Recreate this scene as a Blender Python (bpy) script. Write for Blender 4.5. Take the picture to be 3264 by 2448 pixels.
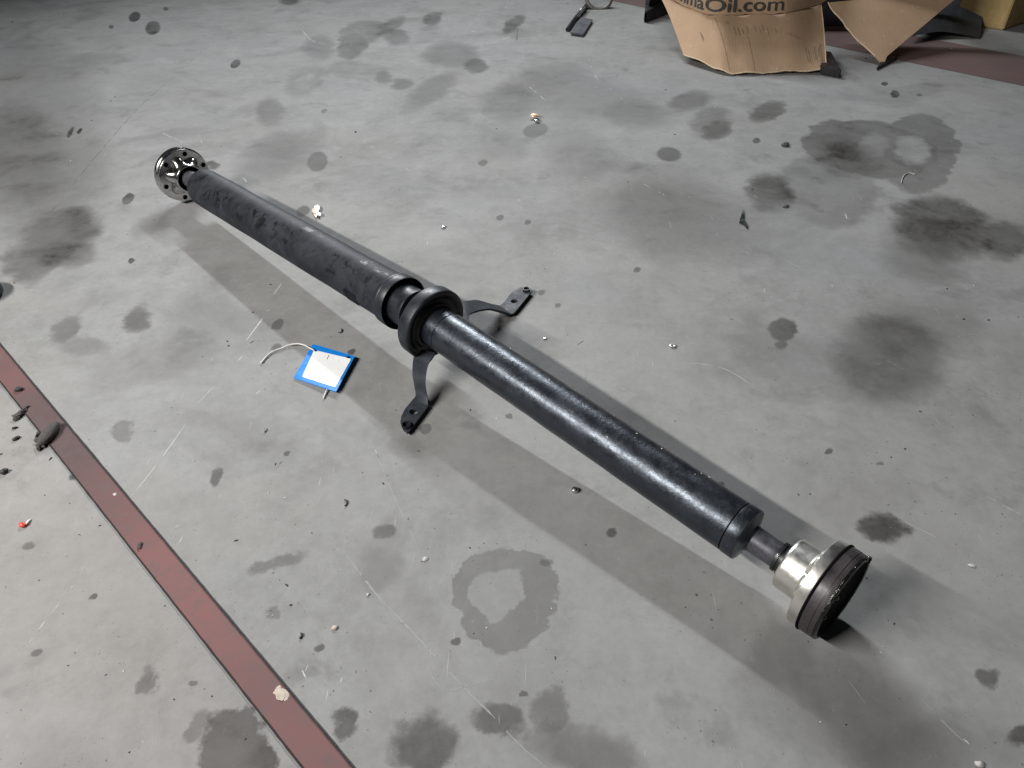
import bpy, bmesh, math, random
from mathutils import Vector, Matrix
import numpy as np

random.seed(7)
for o in list(bpy.data.objects):
    bpy.data.objects.remove(o)
S = bpy.context.scene
COL = S.collection

# ------------------------------------------------------------------ camera
F = 2450.0                      # focal length in photograph pixels (3264 wide)
PITCH = math.radians(38.6)      # below the horizon
H = 0.92                        # camera height
cam = bpy.data.cameras.new('camera')
cam.sensor_width = 36.0
cam.lens = 36.0 * F / 3264.0
cam.clip_start = 0.02
cam.clip_end = 100
co = bpy.data.objects.new('camera', cam)
co.location = (0, 0, H)
co.rotation_euler = (math.pi / 2 - PITCH, 0, 0)
COL.objects.link(co)
S.camera = co

# ------------------------------------------------------------------ light
w = bpy.data.worlds.new('World')
S.world = w
w.use_nodes = True
bg = w.node_tree.nodes['Background']
bg.inputs[0].default_value = (0.62, 0.66, 0.72, 1)
bg.inputs[1].default_value = 0.025

def strip_light(name, loc, target, watts, length, width, spread, colour):
    """fluorescent strip hung parallel to the bay stripes, tilted toward target"""
    l = bpy.data.lights.new(name, 'AREA')
    l.shape = 'RECTANGLE'
    l.size = length
    l.size_y = width
    l.energy = watts
    l.spread = math.radians(spread)
    l.color = colour
    o = bpy.data.objects.new(name, l)
    o.location = loc
    zax = -(Vector(target) - Vector(loc)).normalized()
    xax = Vector((0.7104, -0.7038, 0))
    xax = (xax - zax * xax.dot(zax)).normalized()
    yax = zax.cross(xax)
    o.rotation_euler = Matrix((xax, yax, zax)).transposed().to_euler()
    COL.objects.link(o)
    return o

# workshop strip lights: one up on the left, a second one beyond the far end of the bay
strip_light('workshop_strip_light', (-2.40, -0.12, 2.25), (-0.36, 1.41, 0.1), 69, 1.9, 0.07, 108, (1.0, 0.98, 0.945))
strip_light('workshop_strip_light', (-0.60, 5.60, 3.00), (0.60, 0.45, 0.06), 110, 2.6, 0.07, 108, (0.93, 0.97, 1.0))

S.view_settings.view_transform = 'Standard'
S.view_settings.look = 'None'
S.view_settings.exposure = -0.15
S.view_settings.gamma = 1.0
S.view_settings.use_curve_mapping = False

# ------------------------------------------------------------------ photograph geometry
_c, _s = math.cos(PITCH), math.sin(PITCH)

def at(px, py, z=0.0):
    """point at height z that the photograph shows at pixel (px, py)"""
    u, v = px - 1632.0, py - 1224.0
    d = Vector((u, F * _c - v * _s, -(v * _c + F * _s)))
    t = (H - z) / -d.z
    return Vector((0, 0, H)) + d * t

def zm(ox, oy, sc):
    """pixel of a zoomed crop -> point"""
    return lambda x, y, z=0.0: at(ox + x * sc, oy + y * sc, z)

# ------------------------------------------------------------------ object helpers
def tag(o, label=None, cat=None, group=None, kind=None):
    if label: o['label'] = label
    if cat: o['category'] = cat
    if group: o['group'] = group
    if kind: o['kind'] = kind
    return o

def thing(name, label, cat, loc, group=None):
    o = bpy.data.objects.new(name, None)
    o.empty_display_size = 0.02
    o.location = loc
    COL.objects.link(o)
    return tag(o, label, cat, group)

def origin_of(o):
    v = Vector((0, 0, 0))
    while o is not None:
        v = v + o.location
        o = o.parent
    return v

def link(name, bm, mats, parent=None, smooth=None, loc=None):
    """bmesh in world coordinates -> object (optionally child of parent)"""
    if loc is None and parent is None:
        loc = Vector((0, 0, 0))
    base = origin_of(parent) if parent is not None else loc
    bm.normal_update()
    for v in bm.verts:
        v.co -= base
    me = bpy.data.meshes.new(name)
    bm.to_mesh(me)
    bm.free()
    if not isinstance(mats, (list, tuple)):
        mats = [mats]
    for m in mats:
        me.materials.append(m)
    o = bpy.data.objects.new(name, me)
    if parent is not None:
        o.parent = parent
    else:
        o.location = base
    COL.objects.link(o)
    if smooth is not None:
        me.polygons.foreach_set('use_smooth', [True] * len(me.polygons))
        me.set_sharp_from_angle(angle=math.radians(smooth))
    return o

def frame(d):
    d = Vector(d).normalized()
    up = Vector((0, 0, 1)) if abs(d.z) < 0.9 else Vector((1, 0, 0))
    u = up.cross(d).normalized()
    v = d.cross(u)
    return d, u, v

def lathe(bm, O, D, prof, n=64, rfun=None, mat=0, phase=0.0):
    """revolve [(s, r)] about the axis O + s D"""
    d, u, v = frame(D)
    rings = []
    for (s, r) in prof:
        ring = []
        for i in range(n):
            a = phase + 2 * math.pi * i / n
            rr = rfun(a, s, r) if rfun else r
            ring.append(bm.verts.new(O + d * s + (u * math.cos(a) + v * math.sin(a)) * rr))
        rings.append(ring)
    for a, b in zip(rings, rings[1:]):
        for i in range(n):
            j = (i + 1) % n
            f = bm.faces.new((a[i], a[j], b[j], b[i]))
            f.material_index = mat
    return rings

def cap(bm, ring, mat=0):
    f = bm.faces.new(ring)
    f.material_index = mat
    return f

def box(bm, c, sx, sy, sz, rz=0.0, mat=0):
    """box whose bottom centre is c"""
    M = Matrix.Translation(c) @ Matrix.Rotation(rz, 4, 'Z')
    vs = [bm.verts.new(M @ Vector((x * sx / 2, y * sy / 2, z * sz))) for z in (0, 1) for x, y in ((-1, -1), (1, -1), (1, 1), (-1, 1))]
    for q in ((0, 3, 2, 1), (4, 5, 6, 7), (0, 1, 5, 4), (1, 2, 6, 5), (2, 3, 7, 6), (3, 0, 4, 7)):
        f = bm.faces.new([vs[i] for i in q]); f.material_index = mat
    return vs

def tube(bm, pts, r, n=8, mat=0, taper=None):
    pts = [Vector(p) for p in pts]
    rings = []
    for i, p in enumerate(pts):
        a = pts[max(i - 1, 0)]; b = pts[min(i + 1, len(pts) - 1)]
        d, u, v = frame(b - a)
        rr = r * (taper[i] if taper else 1)
        rings.append([bm.verts.new(p + (u * math.cos(2 * math.pi * k / n) + v * math.sin(2 * math.pi * k / n)) * rr) for k in range(n)])
    for a, b in zip(rings, rings[1:]):
        for k in range(n):
            f = bm.faces.new((a[k], a[(k + 1) % n], b[(k + 1) % n], b[k])); f.material_index = mat
    bm.faces.new(rings[0][::-1]).material_index = mat
    bm.faces.new(rings[-1]).material_index = mat

def catmull(pts, k=6):
    pts = [Vector(p) for p in pts]
    out = []
    P = [pts[0]] + pts + [pts[-1]]
    for i in range(1, len(P) - 2):
        for j in range(k):
            t = j / k
            a, b, c, d = P[i - 1], P[i], P[i + 1], P[i + 2]
            out.append(0.5 * ((2 * b) + (c - a) * t + (2 * a - 5 * b + 4 * c - d) * t * t + (3 * b - a - 3 * c + d) * t ** 3))
    out.append(pts[-1])
    return out

def sheet(bm, rows, thick=0.0, mat=0):
    """grid of points; optional thickness below its normal"""
    V = [[bm.verts.new(p) for p in r] for r in rows]
    fs = []
    for a, b in zip(V, V[1:]):
        for i in range(len(a) - 1):
            f = bm.faces.new((a[i], a[i + 1], b[i + 1], b[i])); f.material_index = mat
            fs.append(f)
    if thick:
        bm.normal_update()
        up = sum((f.normal for f in fs), Vector())
        bmesh.ops.solidify(bm, geom=fs, thickness=thick if up.z > 0 else -thick)
    return V

def plate(bm, loops, z0, z1, mat=0, xf=None):
    """flat plate with holes: loops of 2D points, outer first; between z0 and z1"""
    def mk(z):
        es = []
        rings = []
        for lp in loops:
            vs = [bm.verts.new(xf(x, y, z) if xf else Vector((x, y, z))) for x, y in lp]
            rings.append(vs)
            for i in range(len(vs)):
                es.append(bm.edges.new((vs[i], vs[(i + 1) % len(vs)])))
        r = bmesh.ops.triangle_fill(bm, edges=es, use_beauty=True)
        for g in r['geom']:
            if isinstance(g, bmesh.types.BMFace):
                g.material_index = mat
        return rings
    A = mk(z0); B = mk(z1)
    for a, b in zip(A, B):
        n = len(a)
        for i in range(n):
            f = bm.faces.new((a[i], a[(i + 1) % n], b[(i + 1) % n], b[i])); f.material_index = mat
    bmesh.ops.recalc_face_normals(bm, faces=bm.faces[:])

def blob(bm, c, rx, ry, rz, rot=0.0, rough=0.25, sub=2, seed=0, mat=0):
    rnd = random.Random(seed)
    t = bmesh.new()
    bmesh.ops.create_icosphere(t, subdivisions=sub, radius=1)
    M = Matrix.Rotation(rot, 3, 'Z')
    mp = {}
    for v in t.verts:
        k = 1 + (rnd.random() - 0.5) * 2 * rough
        p = M @ Vector((v.co.x * rx * k, v.co.y * ry * k, v.co.z * rz * k))
        p.z = max(p.z, -rz * 0.5)
        mp[v.index] = bm.verts.new(Vector(c) + p + Vector((0, 0, rz * 0.5)))
    for f in t.faces:
        bm.faces.new([mp[v.index] for v in f.verts]).material_index = mat
    t.free()

# ------------------------------------------------------------------ materials
class NT:
    def __init__(self, name):
        self.m = bpy.data.materials.new(name)
        self.m.use_nodes = True
        self.t = self.m.node_tree
        self.b = self.t.nodes['Principled BSDF']
    def n(self, kind, **kw):
        x = self.t.nodes.new(kind)
        for k, v in kw.items():
            setattr(x, k, v)
        return x
    def l(self, a, b):
        self.t.links.new(a, b)
    def math(self, op, a, b=None, c=None, clamp=False):
        x = self.n('ShaderNodeMath', operation=op, use_clamp=clamp)
        for i, q in enumerate((a, b, c)):
            if q is None: continue
            if isinstance(q, (int, float)): x.inputs[i].default_value = q
            else: self.l(q, x.inputs[i])
        return x.outputs[0]
    def noise(self, vec, scale, detail=4, rough=0.55, dist=0.0):
        x = self.n('ShaderNodeTexNoise')
        if vec is not None: self.l(vec, x.inputs['Vector'])
        x.inputs['Scale'].default_value = scale
        x.inputs['Detail'].default_value = detail
        x.inputs['Roughness'].default_value = rough
        x.inputs['Distortion'].default_value = dist
        return x
    def ramp(self, fac, stops, interp='LINEAR'):
        x = self.n('ShaderNodeValToRGB')
        x.color_ramp.interpolation = interp
        e = x.color_ramp.elements
        while len(e) < len(stops): e.new(0.5)
        for i, (p, c) in enumerate(stops):
            e[i].position = p
            e[i].color = c if len(c) == 4 else (*c, 1)
        self.l(fac, x.inputs[0])
        return x.outputs[0]
    def mix(self, fac, a, b, mode='MIX'):
        x = self.n('ShaderNodeMix', data_type='RGBA', blend_type=mode)
        x.clamp_factor = True
        for sock, q in ((x.inputs[0], fac), (x.inputs[6], a), (x.inputs[7], b)):
            if isinstance(q, (int, float)): sock.default_value = q
            elif isinstance(q, tuple): sock.default_value = q if len(q) == 4 else (*q, 1)
            else: self.l(q, sock)
        return x.outputs[2]
    def mapr(self, v, a, b, c=0.0, d=1.0, smooth=True):
        x = self.n('ShaderNodeMapRange', interpolation_type='SMOOTHSTEP' if smooth else 'LINEAR')
        self.l(v, x.inputs[0])
        for i, q in enumerate((a, b, c, d)):
            x.inputs[i + 1].default_value = q
        return x.outputs[0]
    def coord(self, which='Object'):
        return self.n('ShaderNodeTexCoord').outputs[which]
    def pos(self):
        return self.n('ShaderNodeNewGeometry').outputs['Position']
    def bump(self, h, strength, dist=0.002):
        x = self.n('ShaderNodeBump')
        x.inputs['Strength'].default_value = strength
        x.inputs['Distance'].default_value = dist
        self.l(h, x.inputs['Height'])
        self.l(x.outputs[0], self.b.inputs['Normal'])
    def set(self, **kw):
        for k, v in kw.items():
            k = {'col': 'Base Color', 'rough': 'Roughness', 'metal': 'Metallic', 'spec': 'Specular IOR Level', 'coat': 'Coat Weight'}[k]
            if isinstance(v, (int, float)): self.b.inputs[k].default_value = v
            elif isinstance(v, tuple): self.b.inputs[k].default_value = v if len(v) == 4 else (*v, 1)
            else: self.l(v, self.b.inputs[k])
        return self

def simple(name, c0, c1, rough=0.5, metal=0.0, scale=60, bump=0.1, bdist=0.001, spec=0.5, rvar=0.1):
    t = NT(name)
    p = t.pos()
    nz = t.noise(p, scale, 5, 0.6).outputs[0]
    n2 = t.noise(p, scale * 6, 3, 0.6).outputs[0]
    k = t.math('ADD', t.math('MULTIPLY', nz, 0.7), t.math('MULTIPLY', n2, 0.3))
    t.set(col=t.ramp(k, [(0.3, c0), (0.7, c1)]), metal=metal, spec=spec)
    t.set(rough=t.mapr(nz, 0.3, 0.7, max(rough - rvar, 0.02), rough + rvar))
    if bump: t.bump(k, bump, bdist)
    return t.m

# --- dark painted steel of the glossy front tube
def glossy_tube():
    t = NT('blue_black_painted_steel')
    p = t.pos()
    dim = t.noise(p, 130, 3, 0.55).outputs[0]          # orange peel and dents
    blot = t.noise(p, 34, 6, 0.65).outputs[0]
    chips = t.noise(p, 210, 4, 0.7).outputs[0]
    cm = t.math('MULTIPLY', t.mapr(chips, 0.66, 0.72), t.mapr(blot, 0.5, 0.6))
    dust = t.mapr(t.noise(p, 420, 3, 0.7).outputs[0], 0.68, 0.76)
    c = t.ramp(blot, [(0.3, (0.006, 0.007, 0.010)), (0.7, (0.011, 0.0135, 0.018))])
    c = t.mix(t.math('MULTIPLY', cm, 0.6), c, (0.25, 0.26, 0.28))
    c = t.mix(t.math('MULTIPLY', dust, 0.35), c, (0.25, 0.25, 0.25))
    mp = t.n('ShaderNodeMapping'); t.l(p, mp.inputs[0]); mp.inputs['Rotation'].default_value = (0, 0, math.radians(45)); mp.inputs['Scale'].default_value = (14, 300, 300)
    scr = t.mapr(t.noise(mp.outputs[0], 1.0, 3, 0.6).outputs[0], 0.66, 0.74)
    c = t.mix(t.math('MULTIPLY', scr, 0.25), c, (0.10, 0.11, 0.13))
    c = t.mix(t.mapr(t.noise(p, 8, 4, 0.6).outputs[0], 0.5, 0.7, 0, 0.5), c, (0.020, 0.024, 0.030))
    r = t.math('ADD', t.mapr(blot, 0.35, 0.68, 0.30, 0.46), t.mapr(chips, 0.45, 0.7, -0.03, 0.08))
    t.set(col=c, rough=r, spec=0.72, metal=0.0, coat=0.10)
    t.b.inputs['Coat Roughness'].default_value = 0.3
    t.b.inputs['Specular Tint'].default_value = (0.78, 0.87, 1.0, 1)
    h = t.math('ADD', t.math('MULTIPLY', dim, 0.8), t.math('MULTIPLY', blot, 0.5))
    t.bump(t.math('ADD', h, t.math('MULTIPLY', chips, 0.5)), 0.36, 0.0014)
    return t.m

# --- dusty matt rear tube
def dusty_tube():
    t = NT('dusty_dark_steel')
    p = t.pos()
    blot = t.noise(p, 16, 6, 0.62, 0.6).outputs[0]
    mid = t.noise(p, 55, 5, 0.65).outputs[0]
    fine = t.noise(p, 420, 3, 0.7).outputs[0]
    c = t.ramp(blot, [(0.32, (0.006, 0.007, 0.010)), (0.50, (0.013, 0.015, 0.020)), (0.68, (0.026, 0.030, 0.038))])
    nrm = t.n('ShaderNodeNewGeometry').outputs['Normal']
    sp = t.n('ShaderNodeSeparateXYZ'); t.l(nrm, sp.inputs[0])
    up = t.math('MULTIPLY', t.mapr(sp.outputs[2], 0.1, 0.85), t.mapr(mid, 0.40, 0.62))   # dust settles on top
    c = t.mix(t.math('MULTIPLY', up, 0.45), c, (0.034, 0.036, 0.043))
    greasy = t.mapr(t.noise(p, 26, 5, 0.7, 0.5).outputs[0], 0.54, 0.62)
    c = t.mix(t.math('MULTIPLY', greasy, 0.8), c, (0.004, 0.0045, 0.006))
    sm = t.mapr(t.noise(p, 34, 6, 0.75, 0.8).outputs[0], 0.58, 0.70)
    c = t.mix(t.math('MULTIPLY', sm, 0.5), c, (0.062, 0.068, 0.078))
    sc = t.mapr(fine, 0.67, 0.74)
    c = t.mix(t.math('MULTIPLY', sc, 0.55), c, (0.32, 0.32, 0.33))
    t.set(col=c, rough=t.mapr(greasy, 0, 1, 0.60, 0.42), spec=0.28)
    t.bump(t.math('ADD', mid, t.math('MULTIPLY', fine, 0.4)), 0.25, 0.0012)
    return t.m

def bright_metal(name, c, r0, r1, stain=0.4, stainc=(0.05, 0.045, 0.04), scale=30):
    t = NT(name)
    p = t.pos()
    a = t.noise(p, scale, 6, 0.65, 0.5).outputs[0]
    b = t.noise(p, 300, 3, 0.6).outputs[0]
    m = t.mapr(a, 0.56, 0.70)
    t.set(col=t.mix(t.math('MULTIPLY', m, stain), c, stainc), metal=1.0,
          rough=t.mapr(a, 0.35, 0.7, r0, r1))
    t.bump(t.math('ADD', a, t.math('MULTIPLY', b, 0.3)), 0.12, 0.0006)
    return t.m

M_tube = glossy_tube()
M_rear = dusty_tube()
M_neck = simple('worn_steel', (0.035, 0.035, 0.043), (0.115, 0.112, 0.128), 0.45, 0.25, 90, 0.3, 0.001)
M_cup = bright_metal('pale_machined_steel', (0.90, 0.88, 0.82), 0.28, 0.42, 0.3, (0.34, 0.31, 0.26))
M_flange = bright_metal('greasy_polished_steel', (0.55, 0.545, 0.53), 0.16, 0.32, 0.5, (0.03, 0.028, 0.026), 45)
M_ringdark = simple('brown_black_steel', (0.035, 0.031, 0.034), (0.085, 0.075, 0.078), 0.4, 0.35, 40, 0.25, 0.001)
M_rubber = simple('black_rubber', (0.005, 0.005, 0.007), (0.013, 0.014, 0.017), 0.45, 0.0, 60, 0.15, 0.0006, 0.5)
M_rubgrey = simple('grey_worn_rubber', (0.006, 0.007, 0.010), (0.015, 0.018, 0.024), 0.46, 0.0, 45, 0.2, 0.0008, 0.4)
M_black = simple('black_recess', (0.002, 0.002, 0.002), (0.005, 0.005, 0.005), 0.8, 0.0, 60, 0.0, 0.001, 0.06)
M_grease = simple('wet_black_grease', (0.004, 0.004, 0.004), (0.012, 0.011, 0.010), 0.18, 0.0, 150, 0.6, 0.002, 0.6)
M_brack = simple('slate_painted_steel', (0.016, 0.019, 0.025), (0.048, 0.055, 0.068), 0.60, 0.0, 55, 0.35, 0.001, 0.35)
M_dust = simple('dirt_caked_steel', (0.03, 0.028, 0.026), (0.10, 0.095, 0.088), 0.8, 0.1, 160, 0.8, 0.002)
M_blue = simple('blue_plastic', (0.006, 0.19, 0.62), (0.010, 0.23, 0.70), 0.38, 0.0, 30, 0.05)
M_white = simple('white_paper', (0.80, 0.80, 0.80), (0.86, 0.86, 0.86), 0.6, 0.0, 40, 0.05)
M_tie = simple('white_nylon', (0.62, 0.60, 0.55), (0.74, 0.72, 0.68), 0.4, 0.0, 90, 0.1)
M_ink = simple('black_ink', (0.03, 0.03, 0.03), (0.07, 0.07, 0.07), 0.7, 0.0, 60, 0.0)
M_blackpl = simple('black_plastic', (0.008, 0.008, 0.010), (0.022, 0.022, 0.026), 0.45, 0.0, 40, 0.2)
M_panel = simple('dark_grey_trim_panel', (0.055, 0.060, 0.070), (0.095, 0.10, 0.115), 0.5, 0.0, 25, 0.2)
M_steel = bright_metal('plain_steel', (0.62, 0.62, 0.63), 0.2, 0.4, 0.3)
M_ringst = simple('dirty_grey_steel', (0.10, 0.095, 0.085), (0.24, 0.22, 0.20), 0.5, 0.3, 60, 0.2)
M_yellow = simple('yellowed_board', (0.36, 0.24, 0.085), (0.62, 0.46, 0.22), 0.75, 0.0, 9, 0.15)
M_stone = simple('dark_pebble', (0.05, 0.047, 0.043), (0.15, 0.14, 0.135), 0.7, 0.0, 200, 0.5)
M_dirt = simple('caked_dirt', (0.032, 0.028, 0.026), (0.10, 0.088, 0.082), 0.75, 0.0, 180, 0.8, 0.002)
M_coal = simple('black_crumb', (0.008, 0.009, 0.009), (0.03, 0.032, 0.032), 0.6, 0.0, 200, 0.5)
M_pale = simple('pale_chip', (0.36, 0.35, 0.33), (0.62, 0.60, 0.57), 0.6, 0.0, 200, 0.4)
M_copper = simple('tarnished_brass', (0.75, 0.40, 0.22), (0.88, 0.72, 0.55), 0.3, 0.35, 200, 0.4)
M_orange = simple('orange_peach_plastic', (0.72, 0.30, 0.17), (0.78, 0.42, 0.26), 0.5, 0.0, 90, 0.1)
M_red = simple('red_plastic', (0.62, 0.05, 0.03), (0.72, 0.10, 0.06), 0.4, 0.0, 90, 0.1)
M_tan = simple('tan_flake', (0.38, 0.31, 0.25), (0.62, 0.55, 0.47), 0.8, 0.0, 120, 0.5)
M_green = simple('dark_green_plastic', (0.006, 0.012, 0.010), (0.018, 0.030, 0.026), 0.45, 0.0, 60, 0.1)
M_edge = simple('black_gap_filler', (0.004, 0.004, 0.004), (0.012, 0.010, 0.010), 0.7, 0.0, 90, 0.0)

def cardboard():
    t = NT('brown_corrugated_cardboard')
    p = t.pos()
    a = t.noise(p, 3.0, 6, 0.6).outputs[0]
    mp = t.n('ShaderNodeMapping'); t.l(p, mp.inputs[0]); mp.inputs['Scale'].default_value = (120, 12, 9)
    fib = t.noise(mp.outputs[0], 1.0, 4, 0.6).outputs[0]
    dirt = t.mapr(t.noise(p, 11, 6, 0.7, 0.5).outputs[0], 0.60, 0.74)
    c = t.ramp(a, [(0.3, (0.42, 0.285, 0.185)), (0.7, (0.54, 0.39, 0.27))])
    c = t.mix(t.math('MULTIPLY', fib, 0.35), c, (0.40, 0.235, 0.12))
    wv = t.n('ShaderNodeTexWave', wave_type='BANDS', bands_direction='X'); mpw = t.n('ShaderNodeMapping'); t.l(p, mpw.inputs[0]); mpw.inputs['Rotation'].default_value = (0, 0, 0.12); t.l(mpw.outputs[0], wv.inputs[0])
    wv.inputs['Scale'].default_value = 42; wv.inputs['Distortion'].default_value = 0.6
    c = t.mix(t.math('MULTIPLY', wv.outputs['Fac'], 0.06), c, (0.33, 0.20, 0.105))
    c = t.mix(t.math('MULTIPLY', dirt, 0.6), c, (0.17, 0.12, 0.085))
    c = t.mix(t.mapr(t.noise(p, 22, 5, 0.7).outputs[0], 0.58, 0.70, 0, 0.5), c, (0.62, 0.47, 0.33))
    t.set(col=c, rough=0.85, spec=0.25)
    t.bump(t.math('ADD', t.math('ADD', fib, t.math('MULTIPLY', wv.outputs['Fac'], 0.25)), t.math('MULTIPLY', a, 2.0)), 0.35, 0.002)
    return t.m
M_card = cardboard()
M_cardedge = simple('pale_torn_cardboard', (0.55, 0.40, 0.25), (0.78, 0.66, 0.50), 0.9, 0.0, 150, 0.3)

# --- red floor paint
def red_paint(dull=0.0):
    t = NT('worn_red_floor_paint')
    p = t.pos()
    a = t.noise(p, 1.4, 4, 0.5).outputs[0]
    b = t.noise(p, 40, 6, 0.7).outputs[0]
    g = t.noise(p, 260, 3, 0.7).outputs[0]
    c = t.ramp(a, [(0.36, (0.105, 0.066, 0.066)), (0.52, (0.205, 0.088, 0.085)), (0.66, (0.150, 0.092, 0.095))])
    c = t.mix(t.mapr(b, 0.44, 0.70, 0.0, 0.55), c, (0.115, 0.092, 0.092))
    wr = t.noise(p, 5.0, 7, 0.7, 0.6).outputs[0]
    c = t.mix(t.mapr(wr, 0.55, 0.68, 0.0, 0.5), c, (0.15, 0.135, 0.13))
    c = t.mix(t.math('MULTIPLY', t.mapr(wr, 0.40, 0.30), 0.5), c, (0.06, 0.045, 0.045))
    c = t.mix(t.mapr(g, 0.72, 0.78, 0.0, 0.7), c, (0.42, 0.38, 0.38))
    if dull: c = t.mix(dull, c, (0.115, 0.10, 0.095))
    t.set(col=c, rough=0.55, spec=0.4)
    t.bump(b, 0.12, 0.0008)
    return t.m
M_red_paint = red_paint(0.12)
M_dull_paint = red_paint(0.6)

# ------------------------------------------------------------------ floor with its stains and painted soft shade
K = 3264.0 / 2212.0
STAINS_AND_SHADE = []        # (cx, cy, rx, ry, rot, strength, softness, wobble class) in photograph pixels
def st(x, y, rx, ry, rot=0, k=0.5, soft=0.25, wob=1, col=0):
    if k > 0 and soft >= 0.2: k = min(k * 1.22, 0.72)
    if wob == 1: soft = max(soft, 0.3)
    if wob == 0: soft = max(soft, 0.16)
    STAINS_AND_SHADE.append((x * K, y * K, rx * K, ry * K, rot, k, soft, wob, col))

# right-hand oil puddle and its halo
st(1880, 318, 150, 62, 8, 0.50, 0.05, 2); st(1985, 322, 85, 85, 0, 0.42, 0.05, 2)
st(1790, 400, 105, 78, 10, 0.26, 0.12, 2); st(1830, 345, 55, 30, 0, 0.35, 0.6, 1)
st(1968, 322, 36, 25, 10, -0.95, 0.15, 1); st(1885, 318, 30, 28, -40, -0.45, 0.3, 1)
st(2035, 488, 100, 62, 12, 0.52, 0.30, 2); st(2175, 522, 48, 38, 0, 0.48, 0.35, 1)
st(1990, 560, 80, 40, 10, 0.25, 0.5, 1)
st(1925, 765, 105, 82, 0, 0.42, 0.40, 2); st(1985, 700, 120, 45, 0, 0.2, 0.6, 1)
st(1691, 711, 31, 24, 0, 0.55, 0.08, 0); st(1688, 745, 13, 10, 0, 0.35, 0.3, 0)
st(1535, 262, 42, 30, -20, 0.36, 0.08, 1); st(1548, 282, 32, 18, -15, 0.4, 0.3, 1)
st(1660, 240, 36, 20, -20, 0.42, 0.25, 1); st(1490, 218, 42, 18, -10, 0.4, 0.4, 1)
st(1445, 333, 26, 15, 5, 0.5, 0.2, 0); st(1380, 245, 60, 26, 5, 0.22, 0.6, 1)
st(1665, 415, 46, 36, 10, 0.5, 0.35, 1); st(1933, 203, 9, 8, 0, 0.5, 0.2, 0); st(1911, 181, 8, 4, 0, 0.5, 0.2, 0)
st(1986, 205, 6, 3, 0, 0.4, 0.2, 0); st(1634, 304, 8, 6, 0, 0.5, 0.2, 0)
st(1250, 205, 120, 40, 10, 0.2, 0.6, 1); st(1470, 470, 150, 60, 10, 0.24, 0.7, 1); st(1430, 415, 90, 50, 0, 0.15, 0.7, 1)
# upper centre
st(1157, 281, 27, 15, -12, 0.42, 0.08, 0); st(686, 349, 23, 20, -40, 0.58, 0.10, 0)
st(509, 138, 12, 8, -35, 0.75, 0.12, 0); st(291, 36, 13, 10, -30, 0.7, 0.15, 0); st(330, 60, 16, 14, -30, 0.65, 0.2, 0)
st(277, 429, 15, 10, -40, 0.65, 0.12, 0); st(358, 19, 6, 4, 0, 0.6, 0.2, 0); st(240, 58, 5, 4, 0, 0.6, 0.2, 0)
st(660, 173, 44, 26, -32, 0.22, 0.06, 1); st(660, 176, 27, 14, -32, -0.20, 0.15, 1)
st(785, 68, 52, 24, -10, 0.36, 0.18, 2); st(762, 98, 32, 26, -25, 0.40, 0.2, 2); st(845, 55, 32, 12, -30, 0.34, 0.25, 1)
st(858, 80, 26, 16, 0, 0.38, 0.2, 1); st(935, 40, 20, 13, -15, 0.48, 0.2, 1); st(1110, 52, 28, 11, -35, 0.46, 0.2, 1)
st(828, 166, 20, 13, 0, 0.4, 0.3, 1); st(866, 182, 22, 12, 0, 0.4, 0.3, 1); st(975, 118, 55, 24, 0, 0.34, 0.4, 1)
st(1028, 142, 24, 16, 0, 0.42, 0.3, 1); st(932, 195, 62, 20, -33, 0.32, 0.45, 1); st(1100, 220, 48, 36, 0, 0.28, 0.5, 1)
st(583, 240, 28, 28, 0, 0.32, 0.4, 1); st(600, 335, 80, 40, -20, 0.3, 0.5, 1); st(690, 100, 30, 22, 0, 0.3, 0.5, 1)
st(625, 2, 20, 8, 0, 0.5, 0.4, 0); st(1250, 330, 60, 40, 0, 0.14, 0.7, 1); st(1080, 310, 50, 30, 0, 0.14, 0.7, 1)
st(172, 283, 7, 4, -50, 0.6, 0.3, 0); st(152, 286, 5, 12, 30, 0.5, 0.3, 0); st(460, 357, 14, 9, 0, 0.7, 0.4, 1)
st(655, 456, 15, 10, -20, 0.6, 0.25, 0); st(563, 440, 12, 8, 0, 0.4, 0.3, 0)
# left
st(128, 508, 92, 50, -25, 0.48, 0.30, 2); st(60, 570, 52, 42, 0, 0.36, 0.25, 2); st(150, 552, 60, 22, -10, 0.36, 0.35, 1)
st(295, 688, 30, 24, -40, 0.40, 0.35, 1); st(142, 712, 38, 18, -35, 0.36, 0.4, 1); st(284, 563, 7, 6, -40, 0.55, 0.2, 0)
st(70, 250, 120, 160, 0, 0.22, 0.6, 1); st(40, 330, 70, 90, 0, 0.3, 0.7, 1); st(330, 480, 40, 20, -35, 0.2, 0.6, 1)  # first two: soft shade along the upper left edge, painted into the floor
st(180, 745, 40, 20, 0, 0.2, 0.5, 1); st(150, 380, 90, 60, -30, 0.15, 0.6, 1)
# centre and lower
st(599, 701, 15, 10, -30, 0.55, 0.15, 0); st(597, 749, 11, 6, -20, 0.5, 0.3, 0); st(467, 1030, 11, 22, 18, 0.42, 0.25, 0)
st(919, 926, 13, 12, 0, 0.45, 0.15, 0); st(1099, 899, 8, 7, 0, 0.45, 0.15, 0); st(265, 935, 24, 20, 0, 0.28, 0.3, 1)
st(1097, 1284, 109, 116, 0, 0.36, 0.035, 2); st(1082, 1282, 50, 56, 20, -0.42, 0.10, 2)
st(830, 1148, 25, 15, -10, 0.34, 0.25, 0); st(818, 1228, 42, 40, 0, 0.18, 0.5, 1); st(880, 968, 30, 22, 0, 0.14, 0.5, 1)
st(505, 1640, 88, 82, 0, 0.62, 0.10, 2); st(432, 1580, 26, 32, 0, 0.32, 0.3, 1); st(330, 1470, 22, 30, 0, 0.38, 0.3, 1)
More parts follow.
